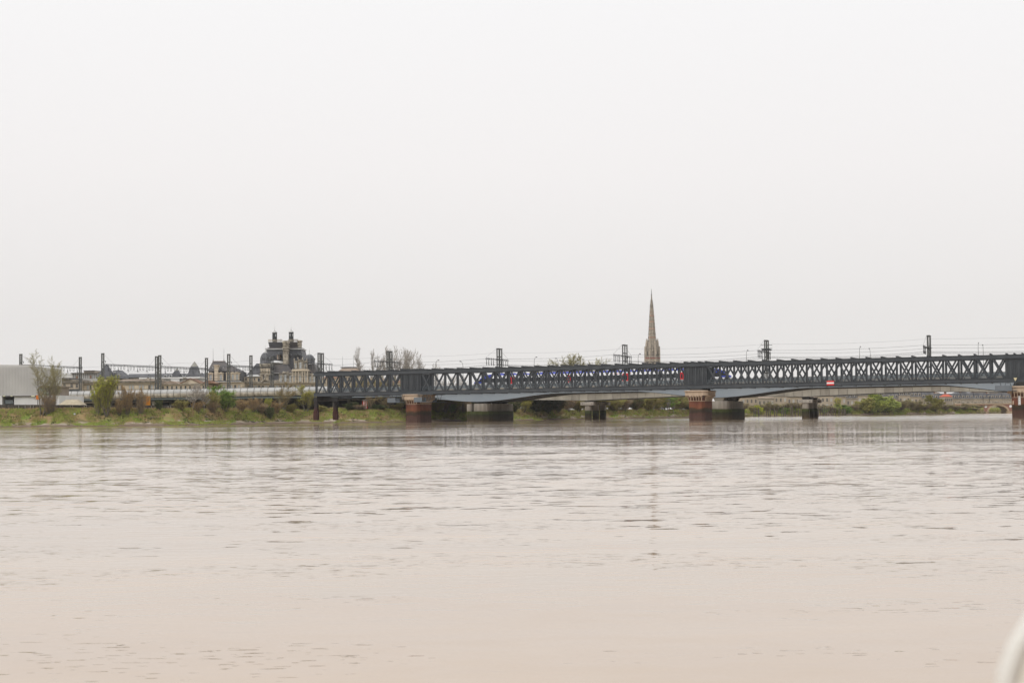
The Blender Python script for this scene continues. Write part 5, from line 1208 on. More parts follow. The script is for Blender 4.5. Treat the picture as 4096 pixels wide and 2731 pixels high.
for px in (3934, 3959): 
    o = thing('bridge_pavilion_post', 'dark lamp column on the old brick bridge, %s one of the two' % ('left' if px == 3934 else 'right'), 'street lamp', (f.x(px), AY + 0.3, zt + 0.503))
    m = MB(); m.lathe(f.x(px), AY + 0.4, [(0.35, zt + 0.503), (0.16, zt + 2), (0.12, f.z(1592)), (0.4, f.z(1590)), (0.3, f.z(1584)), (0.05, f.z(1582))], 8); m.build('post', arm_m, o); o.name = 'lamp_column'

# wooden mooring piles in front of the far bank
random.seed(5); pw = mat('old_pile_wood', (0.075, 0.062, 0.048), (0.12, 0.10, 0.08), 1.2)
pxs = [3012, 3019, 3028, 3033, 3062, 3070, 3077, 3095, 3104, 3124, 3130, 3137, 3160, 3166, 3178, 3190, 3200, 3271, 3279, 3288, 3296, 3303, 3311, 3320, 3328, 3337, 3352, 3360, 3366, 3372, 3378]
for i, px in enumerate(pxs):
    p = on_ground(px, 0); p.y -= 2.5 + 1.5 * random.random(); p.x = (px - 2048) / F * p.y; p.z = 0
    h = 2.6 + random.random() * 1.6; m = MB(True); lean = random.uniform(-0.12, 0.12); m.tube((0, 0, -1.5), (lean, 0, h), 0.26, 0.2, 6)
    if i % 6 == 2: m.box(-1.3, 0.9, -0.35, -0.22, h * 0.7, h * 0.7 + 0.22)
    tag(link('wooden_pile', m.mesh('wooden_pile', pw), None, p), '%s weathered wooden pile from the left, standing off the far bank' % ORD[i], 'pile', 'old wooden piles off the far bank')
# ------------------------------------------------------------------ trees and shrubs
bark = mat('grey_bark', (0.189, 0.167, 0.131), (0.123, 0.109, 0.087), 1.5, 0.95)
bark_l = mat('pale_bark', (0.392, 0.348, 0.304), (0.246, 0.217, 0.189), 1.5, 0.95)
twig = {'brown': mat('brown_twig', (0.36, 0.26, 0.16), (0.26, 0.19, 0.12), 0.6, 0.95), 'pale': mat('pale_twig', (0.435, 0.392, 0.348), (0.319, 0.290, 0.254), 0.6, 0.95),
        'olive': mat('olive_twig', (0.275, 0.239, 0.123), (0.189, 0.167, 0.087), 0.6, 0.95), 'purple': mat('purple_twig', (0.32, 0.255, 0.19), (0.24, 0.19, 0.145), 0.6, 0.95)}
def leafmat(n, a, b):
    m = mat(n, a, b, 0.9, 0.7, 0.2, detail=3); m.node_tree.nodes['Principled BSDF'].inputs['Subsurface Weight'].default_value = 0.0
    return m
leaf = {'lime': leafmat('lime_leaf', (0.609, 0.623, 0.051), (0.435, 0.493, 0.043)), 'green': leafmat('green_leaf', (0.246, 0.392, 0.065), (0.174, 0.290, 0.051)),
        'olive': leafmat('olive_leaf', (0.348, 0.319, 0.087), (0.232, 0.225, 0.058)), 'rust': leafmat('rust_leaf', (0.50, 0.33, 0.13), (0.36, 0.25, 0.10)),
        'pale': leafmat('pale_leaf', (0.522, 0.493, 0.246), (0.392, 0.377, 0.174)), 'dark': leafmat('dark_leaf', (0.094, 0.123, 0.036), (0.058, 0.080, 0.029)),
        'yellow': leafmat('yellow_leaf', (0.522, 0.478, 0.102), (0.377, 0.362, 0.072)), 'willow': leafmat('willow_leaf', (0.435, 0.493, 0.116), (0.304, 0.362, 0.080))}
def gen_tree(seed, H=10.0, R=3.2, stems=1, clear=0.15, up=0.5, n1=16, n2=7, n3=6, r0=0.16, tw=0.022, nleaf=0, lsz=0.16, spread=0.12, env_min=0.0):
    """branching skeleton grown from the ground; returns trunk, crown (twigs) and leaf geometry"""
    rnd = random.Random(seed); T = MB(True); K = MB(True); Lf = MB(True); tips = []
    def rdir(d, ang):
        a = Vector((rnd.gauss(0, 1), rnd.gauss(0, 1), rnd.gauss(0, 1))); a = (a - a.project(d)).normalized()
        return (d * cos(ang) + a * sin(ang)).normalized()
    def tri(m, p, q, r):
        d = (q - p); 
        if d.length < 1e-4: return
        a = d.cross(Vector((0.3, 0.5, 0.81))).normalized() * r; b = d.cross(a).normalized() * r
        n = len(m.v); m.v += [tuple(p + a), tuple(p - a * 0.5 + b * 0.87), tuple(p - a * 0.5 - b * 0.87), tuple(q)]
        m.f += [(n, n + 1, n + 3), (n + 1, n + 2, n + 3), (n + 2, n, n + 3)]
    for s_ in range(stems):
        az = 2 * pi * (s_ + rnd.random() * 0.7) / stems; tilt = spread * (0.3 + rnd.random()) if stems > 1 else 0.04
        d = Vector((cos(az) * sin(tilt), sin(az) * sin(tilt), cos(tilt))); h = H * (1 if s_ == 0 else rnd.uniform(0.6, 0.97))
        p = Vector((cos(az), sin(az), 0)) * (0.25 * (stems > 1)); pts = [p]; ns = 8
        for i in range(ns):
            d = (d + Vector((rnd.gauss(0, 0.05), rnd.gauss(0, 0.05), 0.02))).normalized(); p = p + d * (h / ns); pts.append(p)
        rs = [r0 * (1 - 0.9 * i / ns) for i in range(ns + 1)]
        for i in range(ns): T.tube(pts[i], pts[i + 1], rs[i], rs[i + 1], 5, False)
        m1 = max(3, int(n1 / (stems ** 0.6)))
        for b in range(m1):
            f_ = clear + (0.97 - clear) * (b + rnd.random()) / m1; i = min(ns - 1, int(f_ * ns)); q = pts[i].lerp(pts[i + 1], f_ * ns - i)
            env = sin(pi * min(1, (f_ - clear + 0.18) / (1.12 - clear))) ** 0.6; env = max(env, env_min)
            ln = R * env * rnd.uniform(0.65, 1.1) / max(0.35, sin(radians(70) * (1 - up) + 0.25)) * 0.8
            bd = rdir(Vector((0, 0, 1)), radians(82) * (1 - up) + rnd.gauss(0, 0.12))
            e = [q]; dd = bd
            for k in range(3): dd = (dd + Vector((rnd.gauss(0, 0.1), rnd.gauss(0, 0.1), 0.10 * up + 0.03))).normalized(); e.append(e[-1] + dd * ln / 3)
            rr = rs[i] * 0.42
            for k in range(3): T.tube(e[k], e[k + 1], rr * (1 - k * 0.27), rr * (1 - (k + 1) * 0.27), 3, False)
            for c in range(n2):
                g = 0.2 + 0.8 * (c + rnd.random()) / n2; k = min(2, int(g * 3)); q2 = e[k].lerp(e[k + 1], g * 3 - k); l2 = ln * 0.42 * rnd.uniform(0.6, 1.2) * (1.15 - 0.5 * g)
                d2 = rdir(dd, 0.55 + 0.35 * rnd.random()); d2 = (d2 + Vector((0, 0, 0.25 * up))).normalized(); q3 = q2 + d2 * l2 * 0.5; d2b = (d2 + Vector((rnd.gauss(0, .2), rnd.gauss(0, .2), .1))).normalized(); q4 = q3 + d2b * l2 * 0.5
                tri(K, q2, q3, tw * 1.7); tri(K, q3, q4, tw * 1.3)
                for t_ in range(n3):
                    u = rnd.random(); q5 = q2.lerp(q3, u * 2) if u < .5 else q3.lerp(q4, u * 2 - 1); d3 = rdir(d2b, 0.6); q6 = q5 + d3 * l2 * rnd.uniform(0.25, 0.6)
                    tri(K, q5, q6, tw); tips.append((q5, q6))
    for _ in range(nleaf):
        a, b = rnd.choice(tips); p = a.lerp(b, rnd.uniform(0.2, 1.1)) + Vector((rnd.gauss(0, .1), rnd.gauss(0, .1), rnd.gauss(0, .1)))
        u = Vector((rnd.gauss(0, 1), rnd.gauss(0, 1), rnd.gauss(0, 1))).normalized() * lsz * rnd.uniform(0.6, 1.3); v_ = u.cross(Vector((rnd.random(), rnd.random(), rnd.random() + .1))).normalized() * u.length * 0.6
        Lf.add([p - u, p + v_, p + u, p - v_], [(0, 1, 2, 3)])
    return T, K, Lf
PROTO = {}
SPEC = {  # name: (variants, generator settings, twig colour, leaf colour, bark)
    'sparse': (3, dict(H=12, R=4.2, stems=3, spread=0.32, clear=0.2, up=0.52, n1=34, n2=9, n3=7, nleaf=3200, lsz=0.07, tw=0.02, env_min=0.65), 'olive', 'pale', bark),
    'willow': (2, dict(H=9, R=2.0, stems=13, clear=0.12, up=0.84, n1=70, n2=8, n3=8, r0=0.07, nleaf=16000, lsz=0.07, spread=0.5), 'olive', 'lime', bark),
    'brownshrub': (3, dict(H=7, R=1.9, stems=12, clear=0.05, up=0.72, n1=44, n2=8, n3=6, r0=0.06, nleaf=6000, lsz=0.07, spread=0.45, tw=0.018), 'brown', 'rust', bark),
    'greyshrub': (3, dict(H=6, R=2.2, stems=10, clear=0.05, up=0.65, n1=44, n2=8, n3=6, r0=0.06, nleaf=3600, lsz=0.07, spread=0.5, tw=0.018), 'purple', 'rust', bark),
    'greentree': (2, dict(H=8, R=3.6, stems=4, clear=0.12, up=0.4, n1=44, n2=9, n3=7, r0=0.11, nleaf=20000, lsz=0.09, spread=0.4), 'olive', 'green', bark),
    'olivebush': (3, dict(H=5, R=2.4, stems=9, clear=0.03, up=0.5, n1=60, n2=8, n3=7, r0=0.05, nleaf=9000, lsz=0.12, spread=0.6), 'brown', 'olive', bark),
    'darkbush': (2, dict(H=5, R=2.6, stems=9, clear=0.0, up=0.42, n1=60, n2=8, n3=6, r0=0.06, nleaf=13000, lsz=0.15, spread=0.6), 'brown', 'dark', bark),
    'poplar': (3, dict(H=20, R=3.4, clear=0.14, up=0.72, n1=34, n2=9, n3=9, r0=0.24, tw=0.045, env_min=0.9), 'pale', None, bark_l),
    'baretree': (3, dict(H=12, R=4.2, clear=0.2, up=0.6, n1=28, n2=9, n3=9, tw=0.036, r0=0.2, env_min=0.75), 'pale', None, bark_l),
    'darkbare': (2, dict(H=10, R=4.0, stems=2, spread=0.35, clear=0.12, up=0.5, n1=30, n2=9, n3=8, tw=0.022, r0=0.17, nleaf=1500, lsz=0.08), 'brown', 'olive', bark),
    'farpale': (2, dict(H=14, R=5.0, stems=2, spread=0.3, clear=0.2, up=0.6, n1=40, n2=9, n3=8, nleaf=4500, lsz=0.12, tw=0.04, env_min=0.8), 'olive', 'pale', bark),
    'yellowtree': (2, dict(H=9, R=3.2, stems=3, clear=0.15, up=0.55, n1=40, n2=8, n3=7, nleaf=9000, lsz=0.08, spread=0.3), 'olive', 'yellow', bark),
    'fargreen': (2, dict(H=9, R=4.4, stems=3, clear=0.03, up=0.3, n1=46, n2=9, n3=5, r0=0.15, nleaf=12000, lsz=0.24, spread=0.35), 'olive', 'willow', bark),
    'fargrey': (3, dict(H=8, R=3.8, stems=5, clear=0.03, up=0.5, n1=54, n2=9, n3=9, r0=0.12, nleaf=2600, lsz=0.16, spread=0.45, tw=0.045), 'purple', 'olive', bark),
}
LEAFX = {'rust2': 'rust'}
def proto(kind, k):
    nv_, kw, tc_, lc, bk = SPEC[kind]; k = k % nv_
    if (kind, k) not in PROTO:
        T, K, Lf = gen_tree(hash((len(kind) * 31 + ord(kind[0]) + ord(kind[-1]) * 7, k)) % 99991, **kw)
        ra = sorted(hypot(q[0], q[1]) for q in K.v[::4])
        PROTO[(kind, k)] = (T.mesh('trunk', bk), K.mesh('crown', twig[tc_]), Lf.mesh('leaves', leaf[lc]) if Lf.f and lc else None, max(q[2] for q in K.v), ra[int(len(ra) * 0.96)] / 1.1)
    return PROTO[(kind, k)]
_cnt = {}
def tree(kind, px, top, wpx, v, label, cat='tree', Y=None, group=None, name=None, leaves=None):
    if Y is None: P_ = on_ground(px, v + (3.0 if v < 11.2 and px < 1700 else 0))
    else: X = (px - 2048) / F * Y; P_ = Vector((X, Y, ground_at(X, Y)))
    P_.z -= 0.1; H = Z_(px, top, P_.y) - P_.z; Wd = wpx / (F / P_.y) / 2
    _cnt[kind] = _cnt.get(kind, 0) + 1; a, b, c, h0, r0_ = proto(kind, _cnt[kind])
    nm = name or {'willow': 'willow_shrub', 'brownshrub': 'brown_shrub', 'greyshrub': 'bare_shrub', 'olivebush': 'olive_bush', 'darkbush': 'dark_bush', 'poplar': 'poplar_tree', 'darkbare': 'bare_tree', 'farpale': 'budding_tree', 'baretree': 'bare_tree', 'sparse': 'budding_tree', 'greentree': 'green_tree', 'yellowtree': 'yellow_green_tree', 'fargreen': 'riverside_willow', 'fargrey': 'riverside_tree'}[kind]
    o = thing(nm, label, cat, P_, (_cnt[kind] * 2.4) % 6.28, group); s = Wd / (r0_ * 1.15); o.scale = (s, s, H / h0)
    link('trunk', a, o); link('crown', b, o, kind='stuff')
    if c:
        if leaves:
            key = (kind, leaves, c.name)
            if key not in PROTO: m2 = c.copy(); m2.materials.clear(); m2.materials.append(leaf[leaves]); PROTO[key] = m2
            c = PROTO[key]
        link('leaves', c, o, kind='stuff')
    return o
SH = 'shrub'
tree('sparse', 166, 1388, 200, 8, 'tall sparse tree with fine pale buds standing before the white warehouse corner')
tree('sparse', 212, 1450, 85, 10, 'slimmer forked tree just right of the tall sparse tree at the warehouse')
tree('greyshrub', 190, 1560, 70, 8, 'low tangle of bare stems round the foot of the two warehouse trees', SH)
tree('willow', 425, 1490, 105, 7, 'lime green upright willow shrub under the cone roof', SH)
tree('willow', 392, 1540, 60, 7.5, 'smaller lime willow leaning out left of the big lime green one', SH)
tree('brownshrub', 508, 1532, 72, 8, 'tall orange brown shrub right of the lime green willow', SH)
tree('greyshrub', 562, 1540, 66, 8, 'dark purplish brown shrub just left of the orange container', SH)
tree('brownshrub', 476, 1585, 60, 8, 'low rusty shrub between the lime willow and the tall orange brown shrub', SH)
tree('darkbush', 635, 1594, 34, 13, 'small dark green bush right of the orange container', 'bush')
tree('olivebush', 722, 1592, 70, 11, 'olive green bush below the barrier, left of the bare grey shrub', 'bush')
tree('baretree', 768, 1530, 80, 14, 'thin bare grey tree whose twigs cross the noise barrier', name='bare_tree')
tree('baretree', 815, 1548, 60, 13, 'second thin bare tree, touching the fresh green tree from the left')
tree('greentree', 897, 1533, 120, 10, 'fresh green round tree in front of the noise barrier')
tree('olivebush', 845, 1560, 60, 13, 'olive bush hugging the left side of the fresh green tree', 'bush')
tree('brownshrub', 790, 1600, 60, 9, 'low brown shrub left below the fresh green tree', SH)
tree('greyshrub', 848, 1605, 60, 8, 'dark thicket at the foot of the fresh green tree', SH)
tree('brownshrub', 965, 1590, 66, 9, 'brown shrub right of the fresh green tree', SH)
tree('brownshrub', 1012, 1585, 66, 9, 'reddish brown shrub midway between the green tree and the lime sprig', SH)
tree('willow', 1068, 1588, 36, 7, 'narrow bright lime sprig low on the bank below the palace', SH)
tree('greyshrub', 1040, 1600, 60, 8, 'dark brown scrub left of the narrow lime sprig', SH)
tree('sparse', 1130, 1522, 115, 11, 'broad orange brown budding tree below the palace facade', leaves='rust')
tree('brownshrub', 1105, 1600, 70, 8, 'brown scrub under the broad orange brown tree', SH)
tree('darkbush', 1075, 1625, 50, 5, 'dark bush on the lower bank slope below the palace', 'bush')
tree('olivebush', 1160, 1610, 60, 9, 'olive bush right below the broad orange brown tree', 'bush')
tree('yellowtree', 1222, 1535, 88, 10, 'yellowish feathery tree just left of the cut footbridge end')
tree('olivebush', 1275, 1615, 50, 12, 'low olive bush between the two trestle columns', 'bush')
tree('darkbush', 1400, 1603, 60, 11, 'dark green bush right of the trestle under the footbridge', 'bush')
tree('darkbare', 1478, 1572, 70, 14, 'dark forked bare tree under the footbridge left of the brick pier')
tree('darkbare', 1545, 1565, 80, 14, 'wide bare tree under the footbridge, close to the first cradle')
tree('yellowtree', 1600, 1580, 60, 12, 'yellow green budding tree right behind the leftmost brick pier')
tree('greyshrub', 1440, 1612, 70, 11, 'brown thicket at the dark wall under the footbridge', SH)
tree('darkbush', 1510, 1615, 60, 11, 'dark bush below the wide bare tree under the footbridge', 'bush')
tree('olivebush', 1580, 1615, 60, 10, 'olive bush at the left foot of the leftmost brick pier', 'bush')
for i, (px, tp, w_) in enumerate(((1345, 1512, 70), (1395, 1500, 80), (1440, 1498, 80), (1490, 1500, 80), (1540, 1496, 90), (1590, 1505, 80))):
    tree('sparse' if i % 2 else 'brownshrub', px, tp, w_, 0, '%s of six brownish trees seen through the left part of the truss' % ORD[i], Y=570, group='trees seen through the truss', name='budding_tree', leaves='rust' if i % 3 == 0 else 'olive')
for i, (px, tp, w_) in enumerate(((1450, 1383, 40), (1478, 1392, 26), (1428, 1432, 34), (1516, 1410, 44), (1545, 1375, 46), (1580, 1378, 40), (1612, 1388, 46), (1640, 1383, 48), (1664, 1400, 40))):
    tree('poplar' if i < 3 else 'baretree', px, tp, w_ * 1.5, 0, ['tallest bare poplar of the left pair above the footbridge', 'slim bare poplar right in the left pair above the footbridge', 'short bare poplar left of the left poplar pair', 'low spreading bare poplar left of the catenary mast', 'tall bare poplar behind the left side of the catenary mast', 'bare poplar right behind the catenary mast top', 'bare poplar just right of the catenary mast', 'broad bare poplar in the right hand group', 'outermost bare poplar on the right of the group'][i], Y=645 + (i % 3) * 6, group='bare poplars above the footbridge', name='poplar_tree')
tree('baretree', 1735, 1445, 46, 0, 'small bare treetop below the leftmost street lamp', Y=650)
for i, (px, tp) in enumerate(((1715, 1510), (1765, 1500), (1812, 1496), (1860, 1500), (1905, 1510))):
    tree('baretree', px, tp, 62, 0, '%s bare tree from the left, seen through the truss before the train nose' % ORD[i], Y=655, group='bare trees seen through the truss')
for i, (px, tp, w_) in enumerate(((2205, 1440, 70), (2262, 1410, 95), (2335, 1412, 110), (2405, 1428, 80), (2150, 1452, 60), (2465, 1455, 50))):
    tree('farpale', px, tp, w_ * 1.2, 0, ['low pale treetop right of the bent lamp above the train', 'pale airy treetop behind the second lamp above the train', 'highest greenish treetop in the middle above the train', 'pale green treetop thinning out to the right above the train', 'faint twiggy treetop left of the bent lamp above the train', 'small pale treetop left of the mast beside the spire'][i], Y=735, leaves='pale')
# woods under the bridges
lab = {}
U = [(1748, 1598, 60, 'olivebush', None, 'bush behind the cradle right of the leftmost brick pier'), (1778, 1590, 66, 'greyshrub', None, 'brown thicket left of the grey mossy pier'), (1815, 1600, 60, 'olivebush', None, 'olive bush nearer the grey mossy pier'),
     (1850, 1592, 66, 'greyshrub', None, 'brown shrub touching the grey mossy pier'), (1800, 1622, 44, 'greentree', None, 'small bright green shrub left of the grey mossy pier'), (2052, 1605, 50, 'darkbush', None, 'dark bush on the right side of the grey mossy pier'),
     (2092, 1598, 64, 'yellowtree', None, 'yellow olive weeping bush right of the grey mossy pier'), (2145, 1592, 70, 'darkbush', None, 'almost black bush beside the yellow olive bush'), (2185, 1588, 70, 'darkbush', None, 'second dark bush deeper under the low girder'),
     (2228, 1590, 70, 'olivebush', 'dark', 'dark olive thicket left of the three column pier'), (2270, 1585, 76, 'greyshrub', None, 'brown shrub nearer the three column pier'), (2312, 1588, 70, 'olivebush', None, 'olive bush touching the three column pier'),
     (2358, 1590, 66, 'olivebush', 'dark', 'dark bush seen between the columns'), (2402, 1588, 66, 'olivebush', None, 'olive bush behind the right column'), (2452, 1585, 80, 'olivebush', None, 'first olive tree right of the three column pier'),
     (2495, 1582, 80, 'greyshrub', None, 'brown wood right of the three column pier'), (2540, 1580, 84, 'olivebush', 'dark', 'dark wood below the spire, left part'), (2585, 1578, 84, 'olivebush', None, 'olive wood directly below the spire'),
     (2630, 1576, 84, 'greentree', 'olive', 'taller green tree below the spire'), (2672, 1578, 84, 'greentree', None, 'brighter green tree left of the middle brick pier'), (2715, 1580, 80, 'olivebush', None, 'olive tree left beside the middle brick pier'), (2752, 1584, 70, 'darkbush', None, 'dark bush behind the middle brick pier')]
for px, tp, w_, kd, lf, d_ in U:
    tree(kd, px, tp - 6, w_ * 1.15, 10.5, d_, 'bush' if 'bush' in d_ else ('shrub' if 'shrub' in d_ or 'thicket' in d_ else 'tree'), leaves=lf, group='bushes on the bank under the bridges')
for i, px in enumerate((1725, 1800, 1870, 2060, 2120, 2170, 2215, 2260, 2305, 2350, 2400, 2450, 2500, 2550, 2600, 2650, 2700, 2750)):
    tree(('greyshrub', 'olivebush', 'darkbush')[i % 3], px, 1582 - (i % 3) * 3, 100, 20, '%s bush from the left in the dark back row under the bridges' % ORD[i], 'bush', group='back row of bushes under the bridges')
for i, px in enumerate((2610, 2668, 2690)):
    tree('baretree', px, 1588, 34, 8, 'thin pale bare trunk, %s of three before the wood below the spire' % ORD[i])
# far bank on the right
R_ = [(2925, 1592, 60, 'fargrey', None, 'grey brown tree at the right side of the mossy pier'), (2962, 1598, 56, 'fargrey', None, 'grey brown tree left of the first far house'), (3000, 1618, 44, 'olivebush', None, 'olive bush below the first far houses'),
      (3030, 1618, 34, 'fargreen', 'lime', 'small lime yellow bush above the wooden piles'), (3060, 1602, 50, 'fargrey', None, 'grey tree before the cream far houses'), (3095, 1592, 66, 'fargrey', None, 'broad purplish grey tree before the cream far houses'),
      (3140, 1596, 60, 'fargrey', None, 'purplish grey tree left of the slim column pier'), (3128, 1628, 40, 'fargreen', 'green', 'low green bush among the piles'), (3185, 1592, 64, 'fargrey', None, 'grey brown tree touching the slim column pier'),
      (3183, 1625, 36, 'fargreen', 'willow', 'low yellow green bush beside the slim pier'), (3225, 1615, 50, 'fargrey', None, 'grey bush behind the slim column pier'), (3275, 1612, 56, 'fargrey', None, 'grey bush right of the slim column pier'), (3290, 1630, 36, 'fargreen', 'green', 'little green bush right of the slim pier'),
      (3315, 1608, 56, 'fargrey', None, 'grey shrub under the red and white board'), (3342, 1612, 46, 'fargreen', 'willow', 'pale green bush below the red and white board'), (3344, 1584, 30, 'yellowtree', None, 'slim yellowish tree rising under the striped board'),
      (3378, 1617, 48, 'fargreen', 'green', 'green bush right of the striped board'), (3410, 1600, 50, 'fargrey', None, 'grey tree between green bush and yellow willows'), (3452, 1586, 70, 'fargreen', 'olive', 'olive green tree left of the big willow'),
      (3500, 1574, 84, 'fargreen', 'willow', 'big yellow green willow, left and taller'), (3548, 1582, 86, 'fargreen', None, 'wide yellow green willow, right one'), (3478, 1625, 50, 'fargreen', 'willow', 'low willow skirt by the water'),
      (3600, 1586, 70, 'fargrey', None, 'grey brown tree right of the wide willow'), (3642, 1580, 76, 'fargrey', None, 'tall grey brown tree with olive haze'), (3660, 1605, 60, 'olivebush', None, 'olive bush in front of the tall grey brown tree'),
      (3690, 1598, 60, 'fargrey', None, 'purplish rounded tree left of the olive green tall tree'), (3735, 1576, 66, 'fargreen', 'olive', 'olive green tall tree left of the vivid red roof'), (3775, 1600, 60, 'fargrey', None, 'grey tree below the vivid red roof'),
      (3812, 1606, 66, 'fargrey', None, 'grey rounded tree right below the red roof'), (3850, 1600, 60, 'fargrey', None, 'olive grey tree left of the brick arches'), (3890, 1618, 56, 'fargrey', None, 'dark low tree at the end of the brick arch bridge'), (3725, 1625, 60, 'olivebush', None, 'dark olive bush low at the water'), (3580, 1640, 50, 'darkbush', None, 'dark low bush at the foot of the willow')]
for px, tp, w_, kd, lf, d_ in R_:
    tree(kd, px, tp + (12 if kd == 'fargrey' else 2), w_ * 1.1, 7 if kd != 'fargreen' else 5, d_, 'bush' if 'bush' in d_ else 'tree', leaves=lf, group='trees on the far bank')
for i in range(16):
    px = 2890 + i * 66 + (i * 37) % 20
    tree('fargrey', px, 1624 - (i * 13) % 9, 90, 22, '%s grey tree from the left in the far back row' % ORD[i], 'tree', group='far back row of grey trees')

# ------------------------------------------------------------------ grass and reeds on the bank
def tufts(name, label, m_, n, seed, place, h0, h1, w_):
    rnd = random.Random(seed); B = MB(); done = 0
    while done < n:
        r = place(rnd)
        if r is None: continue
        px, v, hs = r; p = on_ground(px, v); done += 1
        for b in range(6):
            a = rnd.random() * 6.28; h = rnd.uniform(h0, h1) * hs; le = rnd.uniform(0.1, 0.6) * h; o = Vector((rnd.gauss(0, 0.22), rnd.gauss(0, 0.22), -0.05)); d = Vector((cos(a), sin(a), 0)); t = Vector((-d.y, d.x, 0)) * w_
            q = p + o; md = q + d * le * 0.35 + Vector((0, 0, h * 0.65)); tp = q + d * le + Vector((0, 0, h))
            k = len(B.v); B.v += [tuple(q - t), tuple(q + t), tuple(md + t * 0.7), tuple(md - t * 0.7), tuple(tp)]; B.f += [(k, k + 1, k + 2, k + 3), (k + 3, k + 2, k + 4)]
    o = link(name, B.mesh(name, m_, (0, 0, 0)), None, kind='stuff'); o['label'] = label; o['category'] = 'grass'
def W_at(px): return lerp_tab(WB, (px - 2048) / F)
def pl(lo, hi, f0, f1, sc, off, thr, hs=1.0, flip=False):
    def g(r):
        px = r.uniform(lo, hi); f_ = r.uniform(f0, f1); v = f_ * W_at(px)
        n = noise.noise(Vector((px * sc, v * 0.16, off))) + (f_ - 0.4) * 0.6
        if (n < thr) if not flip else (n > thr): return None
        return px, v, hs * (0.6 + 0.6 * min(1, f_ + 0.2))
    return g
g_green = mat('grass_green', (0.25, 0.36, 0.055), (0.37, 0.40, 0.085), 0.4, 0.85); g_olive = mat('grass_olive', (0.38, 0.33, 0.115), (0.27, 0.275, 0.08), 0.4, 0.85)
g_straw = mat('straw', (0.510, 0.352, 0.188), (0.390, 0.270, 0.143), 0.4, 0.85); g_dark = mat('grass_dark', (0.090, 0.112, 0.030), (0.068, 0.075, 0.027), 0.4, 0.85)
tufts('green_grass', 'short green grass covering the river bank', g_green, 14000, 1, pl(-200, 2850, 0.05, 1.12, 0.016, 0, 0.03), 0.18, 0.42, 0.05)
tufts('olive_grass', 'taller olive brown grass on the bank slope', g_olive, 9500, 2, pl(-200, 2850, 0.12, 1.12, 0.020, 7, 0.05), 0.25, 0.6, 0.045)
tufts('dry_grass', 'dry straw coloured grass and reeds along the bank top', g_straw, 3600, 3, pl(-200, 2850, 0.45, 1.1, 0.028, 15, 0.28), 0.25, 0.75, 0.04)
tufts('dark_grass', 'dark rough grass in the hollows of the bank', g_dark, 1600, 4, pl(-200, 2850, 0.22, 0.8, 0.03, 23, 0.12), 0.2, 0.5, 0.05)
tufts('far_grass', 'green grass fringe on the far right bank', g_olive, 2600, 5, pl(2850, 4100, 0.15, 1.3, 0.02, 2, -0.1), 0.5, 1.2, 0.09)
tufts('far_green_grass', 'bright green grass on the far right bank', g_green, 2200, 6, pl(2850, 4100, 0.12, 1.1, 0.02, 9, 0.1), 0.4, 0.9, 0.09)
# bits on the bank
p = on_ground(298, 11); m = MB(); m.lathe(p.x, p.y, [(0.22, p.z), (0.28, p.z + 0.25), (0.12, p.z + 0.45)], 8); tag(link('white_drum', m.mesh('white_drum', white_m, tuple(p)), None, p), 'tiny white drum lying in the bank grass below the gravel heap', 'drum')
for i, (px, v, l_) in enumerate(((622, 8.5, 2.6), (820, 9, 1.6), (1470, 4.5, 1.8), (1010, 4, 1.3))):
    p = on_ground(px, v); p.z += 0.25; m = MB(True); m.tube((-l_ / 2, 0, 0.1), (0, 0.1, 0), 0.14, 0.17, 6); m.tube((0, 0.1, 0), (l_ / 2, 0, -0.15), 0.17, 0.10, 6); m.tube((0.1, 0.1, 0), (0.4, -0.1, 0.5), 0.06, 0.02, 4)
    tag(link('driftwood', m.mesh('driftwood', bark), None, p), ['long dark driftwood log on the bank left of the olive bush', 'short driftwood log on the bank below the fresh green tree', 'driftwood log on the dark bank under the footbridge', 'small driftwood piece near the waterline below the lime sprig'][i], 'driftwood')

# white van and cars parked behind the bank under the bridges
def car(px, Y, z, L0, H0, body, label, cat='car', nm='parked_car'):
    X = (px - 2048) / F * Y; o = thing(nm, label, cat, (X, Y, z), 0.15)
    m = MB(True); m.add([(-L0 / 2, -0.85, 0.35), (L0 / 2, -0.85, 0.35), (L0 / 2, 0.85, 0.35), (-L0 / 2, 0.85, 0.35), (-L0 / 2, -0.85, 0.9), (L0 / 2, -0.85, 0.85), (L0 / 2, 0.85, 0.85), (-L0 / 2, 0.85, 0.9)],
          [(0, 3, 2, 1), (4, 5, 6, 7), (0, 1, 5, 4), (1, 2, 6, 5), (2, 3, 7, 6), (3, 0, 4, 7)])
    m.frus((-L0 * 0.42, L0 * 0.30, -0.82, 0.82, 0.9), (-L0 * 0.34, L0 * 0.14, -0.66, 0.66, H0)); m.build('body', body, o)
    m = MB(True); m.frus((-L0 * 0.38, L0 * 0.24, -0.835, 0.835, 0.95), (-L0 * 0.33, L0 * 0.13, -0.69, 0.69, H0 - 0.12)); m.build('window_band', glass_d, o)
    for x in (-L0 * 0.32, L0 * 0.32):
        for y in (-0.88, 0.72):
            m = MB(True); m.tube((x, y, 0.32), (x, y + 0.16, 0.32), 0.32, 0.32, 10); m.build('wheel', arm_m, o)
car(1508, 505, 3.6, 4.2, 1.5, white_m, 'white parked car behind the dark wall under the footbridge')
car(1832, 520, 3.3, 4.0, 1.5, white_m, 'white parked car left of the grey mossy pier, behind the bushes')
car(2070, 600, 2.6, 4.2, 1.5, white_m, 'white parked car right of the grey mossy pier')
f = Fr(1466, 474, 1600); o = thing('striped_shed', 'small red and white striped shed behind the bare tree under the footbridge', 'shed', (f.x(1459), 474, 4.0))
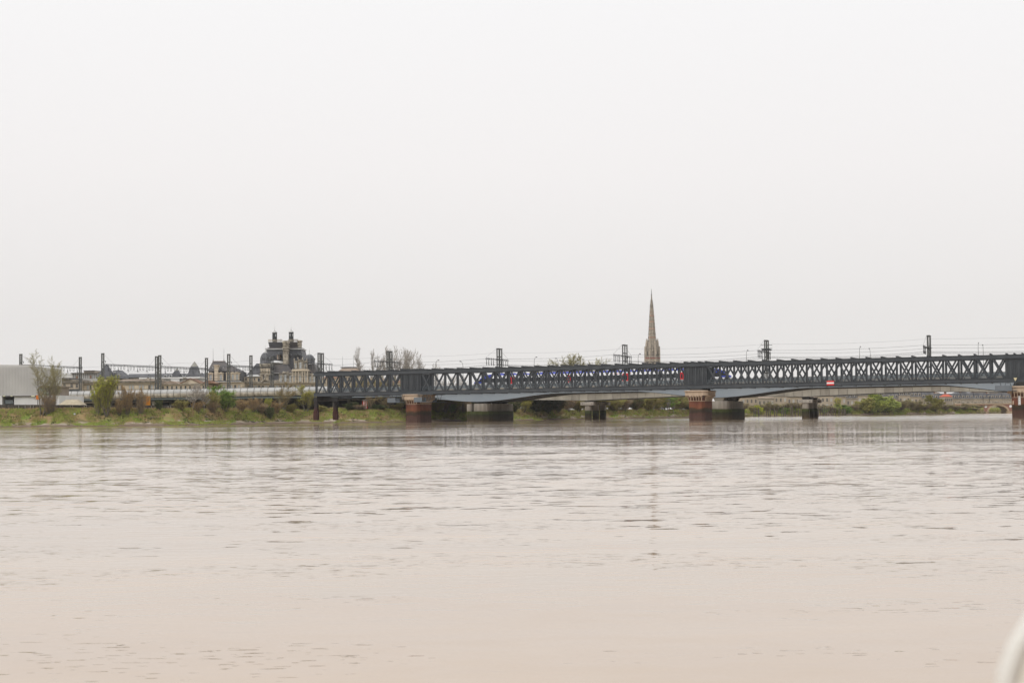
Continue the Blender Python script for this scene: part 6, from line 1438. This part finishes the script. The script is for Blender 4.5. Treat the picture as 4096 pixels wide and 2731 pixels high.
for i in range(7):
    m = MB(); m.box(f.x(1450 + i * 2.7), f.x(1450 + (i + 1) * 2.7) - 0.02, 474, 476, 4.0, f.z(1602)); m.build('wall_board', red_m if i % 2 == 0 else white_m, o)
m = MB(); m.frus((f.x(1448), f.x(1471), 473.6, 476.4, f.z(1602) + 0.003), (f.x(1452), f.x(1467), 474.4, 475.6, f.z(1598))); m.build('roof', slate_b, o)
for px, w_, yt, lb in ((1375, 130, 1598, 'long brown roofed shed behind the dark wall, right of the trestle'), (1285, 70, 1600, 'orange brown shed roof between the trestle columns')):
    f = Fr(px, 520, 1600); o = thing('bank_shed', lb, 'shed', (f.x(px), 520, 4))
    m = MB(); m.box(f.x(px - w_ / 2), f.x(px + w_ / 2), 520, 530, 3.5, f.z(yt + 14)); m.build('wall', stone_d, o)
    m = MB(); m.frus((f.x(px - w_ / 2 - 2), f.x(px + w_ / 2 + 2), 519.4, 530.5, f.z(yt + 14) + 0.003), (f.x(px - w_ / 2 + 8), f.x(px + w_ / 2 - 8), 524.5, 525.5, f.z(yt - 8))); m.build('roof', tile_o if px > 1300 else tile_r, o)

# ------------------------------------------------------------------ rail of the boat the photographer stands on
def boat_pt(px, py, dist): 
    d = (ROT @ Vector(((px - PW / 2) / F, -(py - PH / 2) / F, -1.0))); return CAM + d * dist
bt = thing('boat_rail', 'blurred cream curved boat rail cutting into the bottom right corner, very close', 'boat rail', boat_pt(4150, 2900, 1.6))
m = MB(); pts = []
cpts = [(4230, 2380), (4130, 2490), (4068, 2590), (4032, 2690), (4016, 2790), (4020, 2900), (4040, 3050)]
for (a, b), (c, d) in zip(cpts, cpts[1:]):
    for k in range(4): pts.append(boat_pt(a + (c - a) * k / 4, b + (d - b) * k / 4, 1.55))
m.sweep(pts, 0.0095, 16); m.build('rail_tube', mat('cream_gelcoat', (0.70, 0.69, 0.65), None, rough=0.35), bt, smooth=True)
m = MB(); pts = []
for a, b in ((4300, 2450), (4205, 2560), (4150, 2660), (4118, 2760), (4110, 2880), (4120, 3050)): pts.append(boat_pt(a, b, 1.7))
m.sweep(pts, 0.013, 16); m.build('inner_rope', mat('cream_rope', (0.66, 0.62, 0.54), None, rough=0.8), bt, smooth=True)
m = MB(); A = [boat_pt(a, b, 1.75) for a, b in ((4075, 2700), (4110, 2600), (4180, 2500), (4500, 2500), (4500, 3050), (4060, 3050), (4062, 2800))]; nrm = (A[3] - A[0]).cross(A[4] - A[0]).normalized() * 0.02
k = len(A); m.add(A + [q + nrm for q in A], [tuple(range(k)), tuple(range(2 * k - 1, k - 1, -1))] + [(i, (i + 1) % k, (i + 1) % k + k, i + k) for i in range(k)])
m.build('side_board', mat('varnished_board', (0.30, 0.24, 0.18), (0.24, 0.19, 0.14), 8), bt)

# ------------------------------------------------------------------ haze
m = MB(); m.box(-2900, 2900, -30, 2700, -4, 140)
hz = bpy.data.materials.new('thin_haze'); hz.use_nodes = True; t = hz.node_tree
t.nodes.remove(t.nodes['Principled BSDF']); v = t.nodes.new('ShaderNodeVolumePrincipled')
v.inputs['Color'].default_value = (0.97, 0.97, 0.97, 1); v.inputs['Density'].default_value = 0.00007
t.links.new(v.outputs[0], t.nodes['Material Output'].inputs['Volume'])
m.build('haze', hz, kind='stuff')
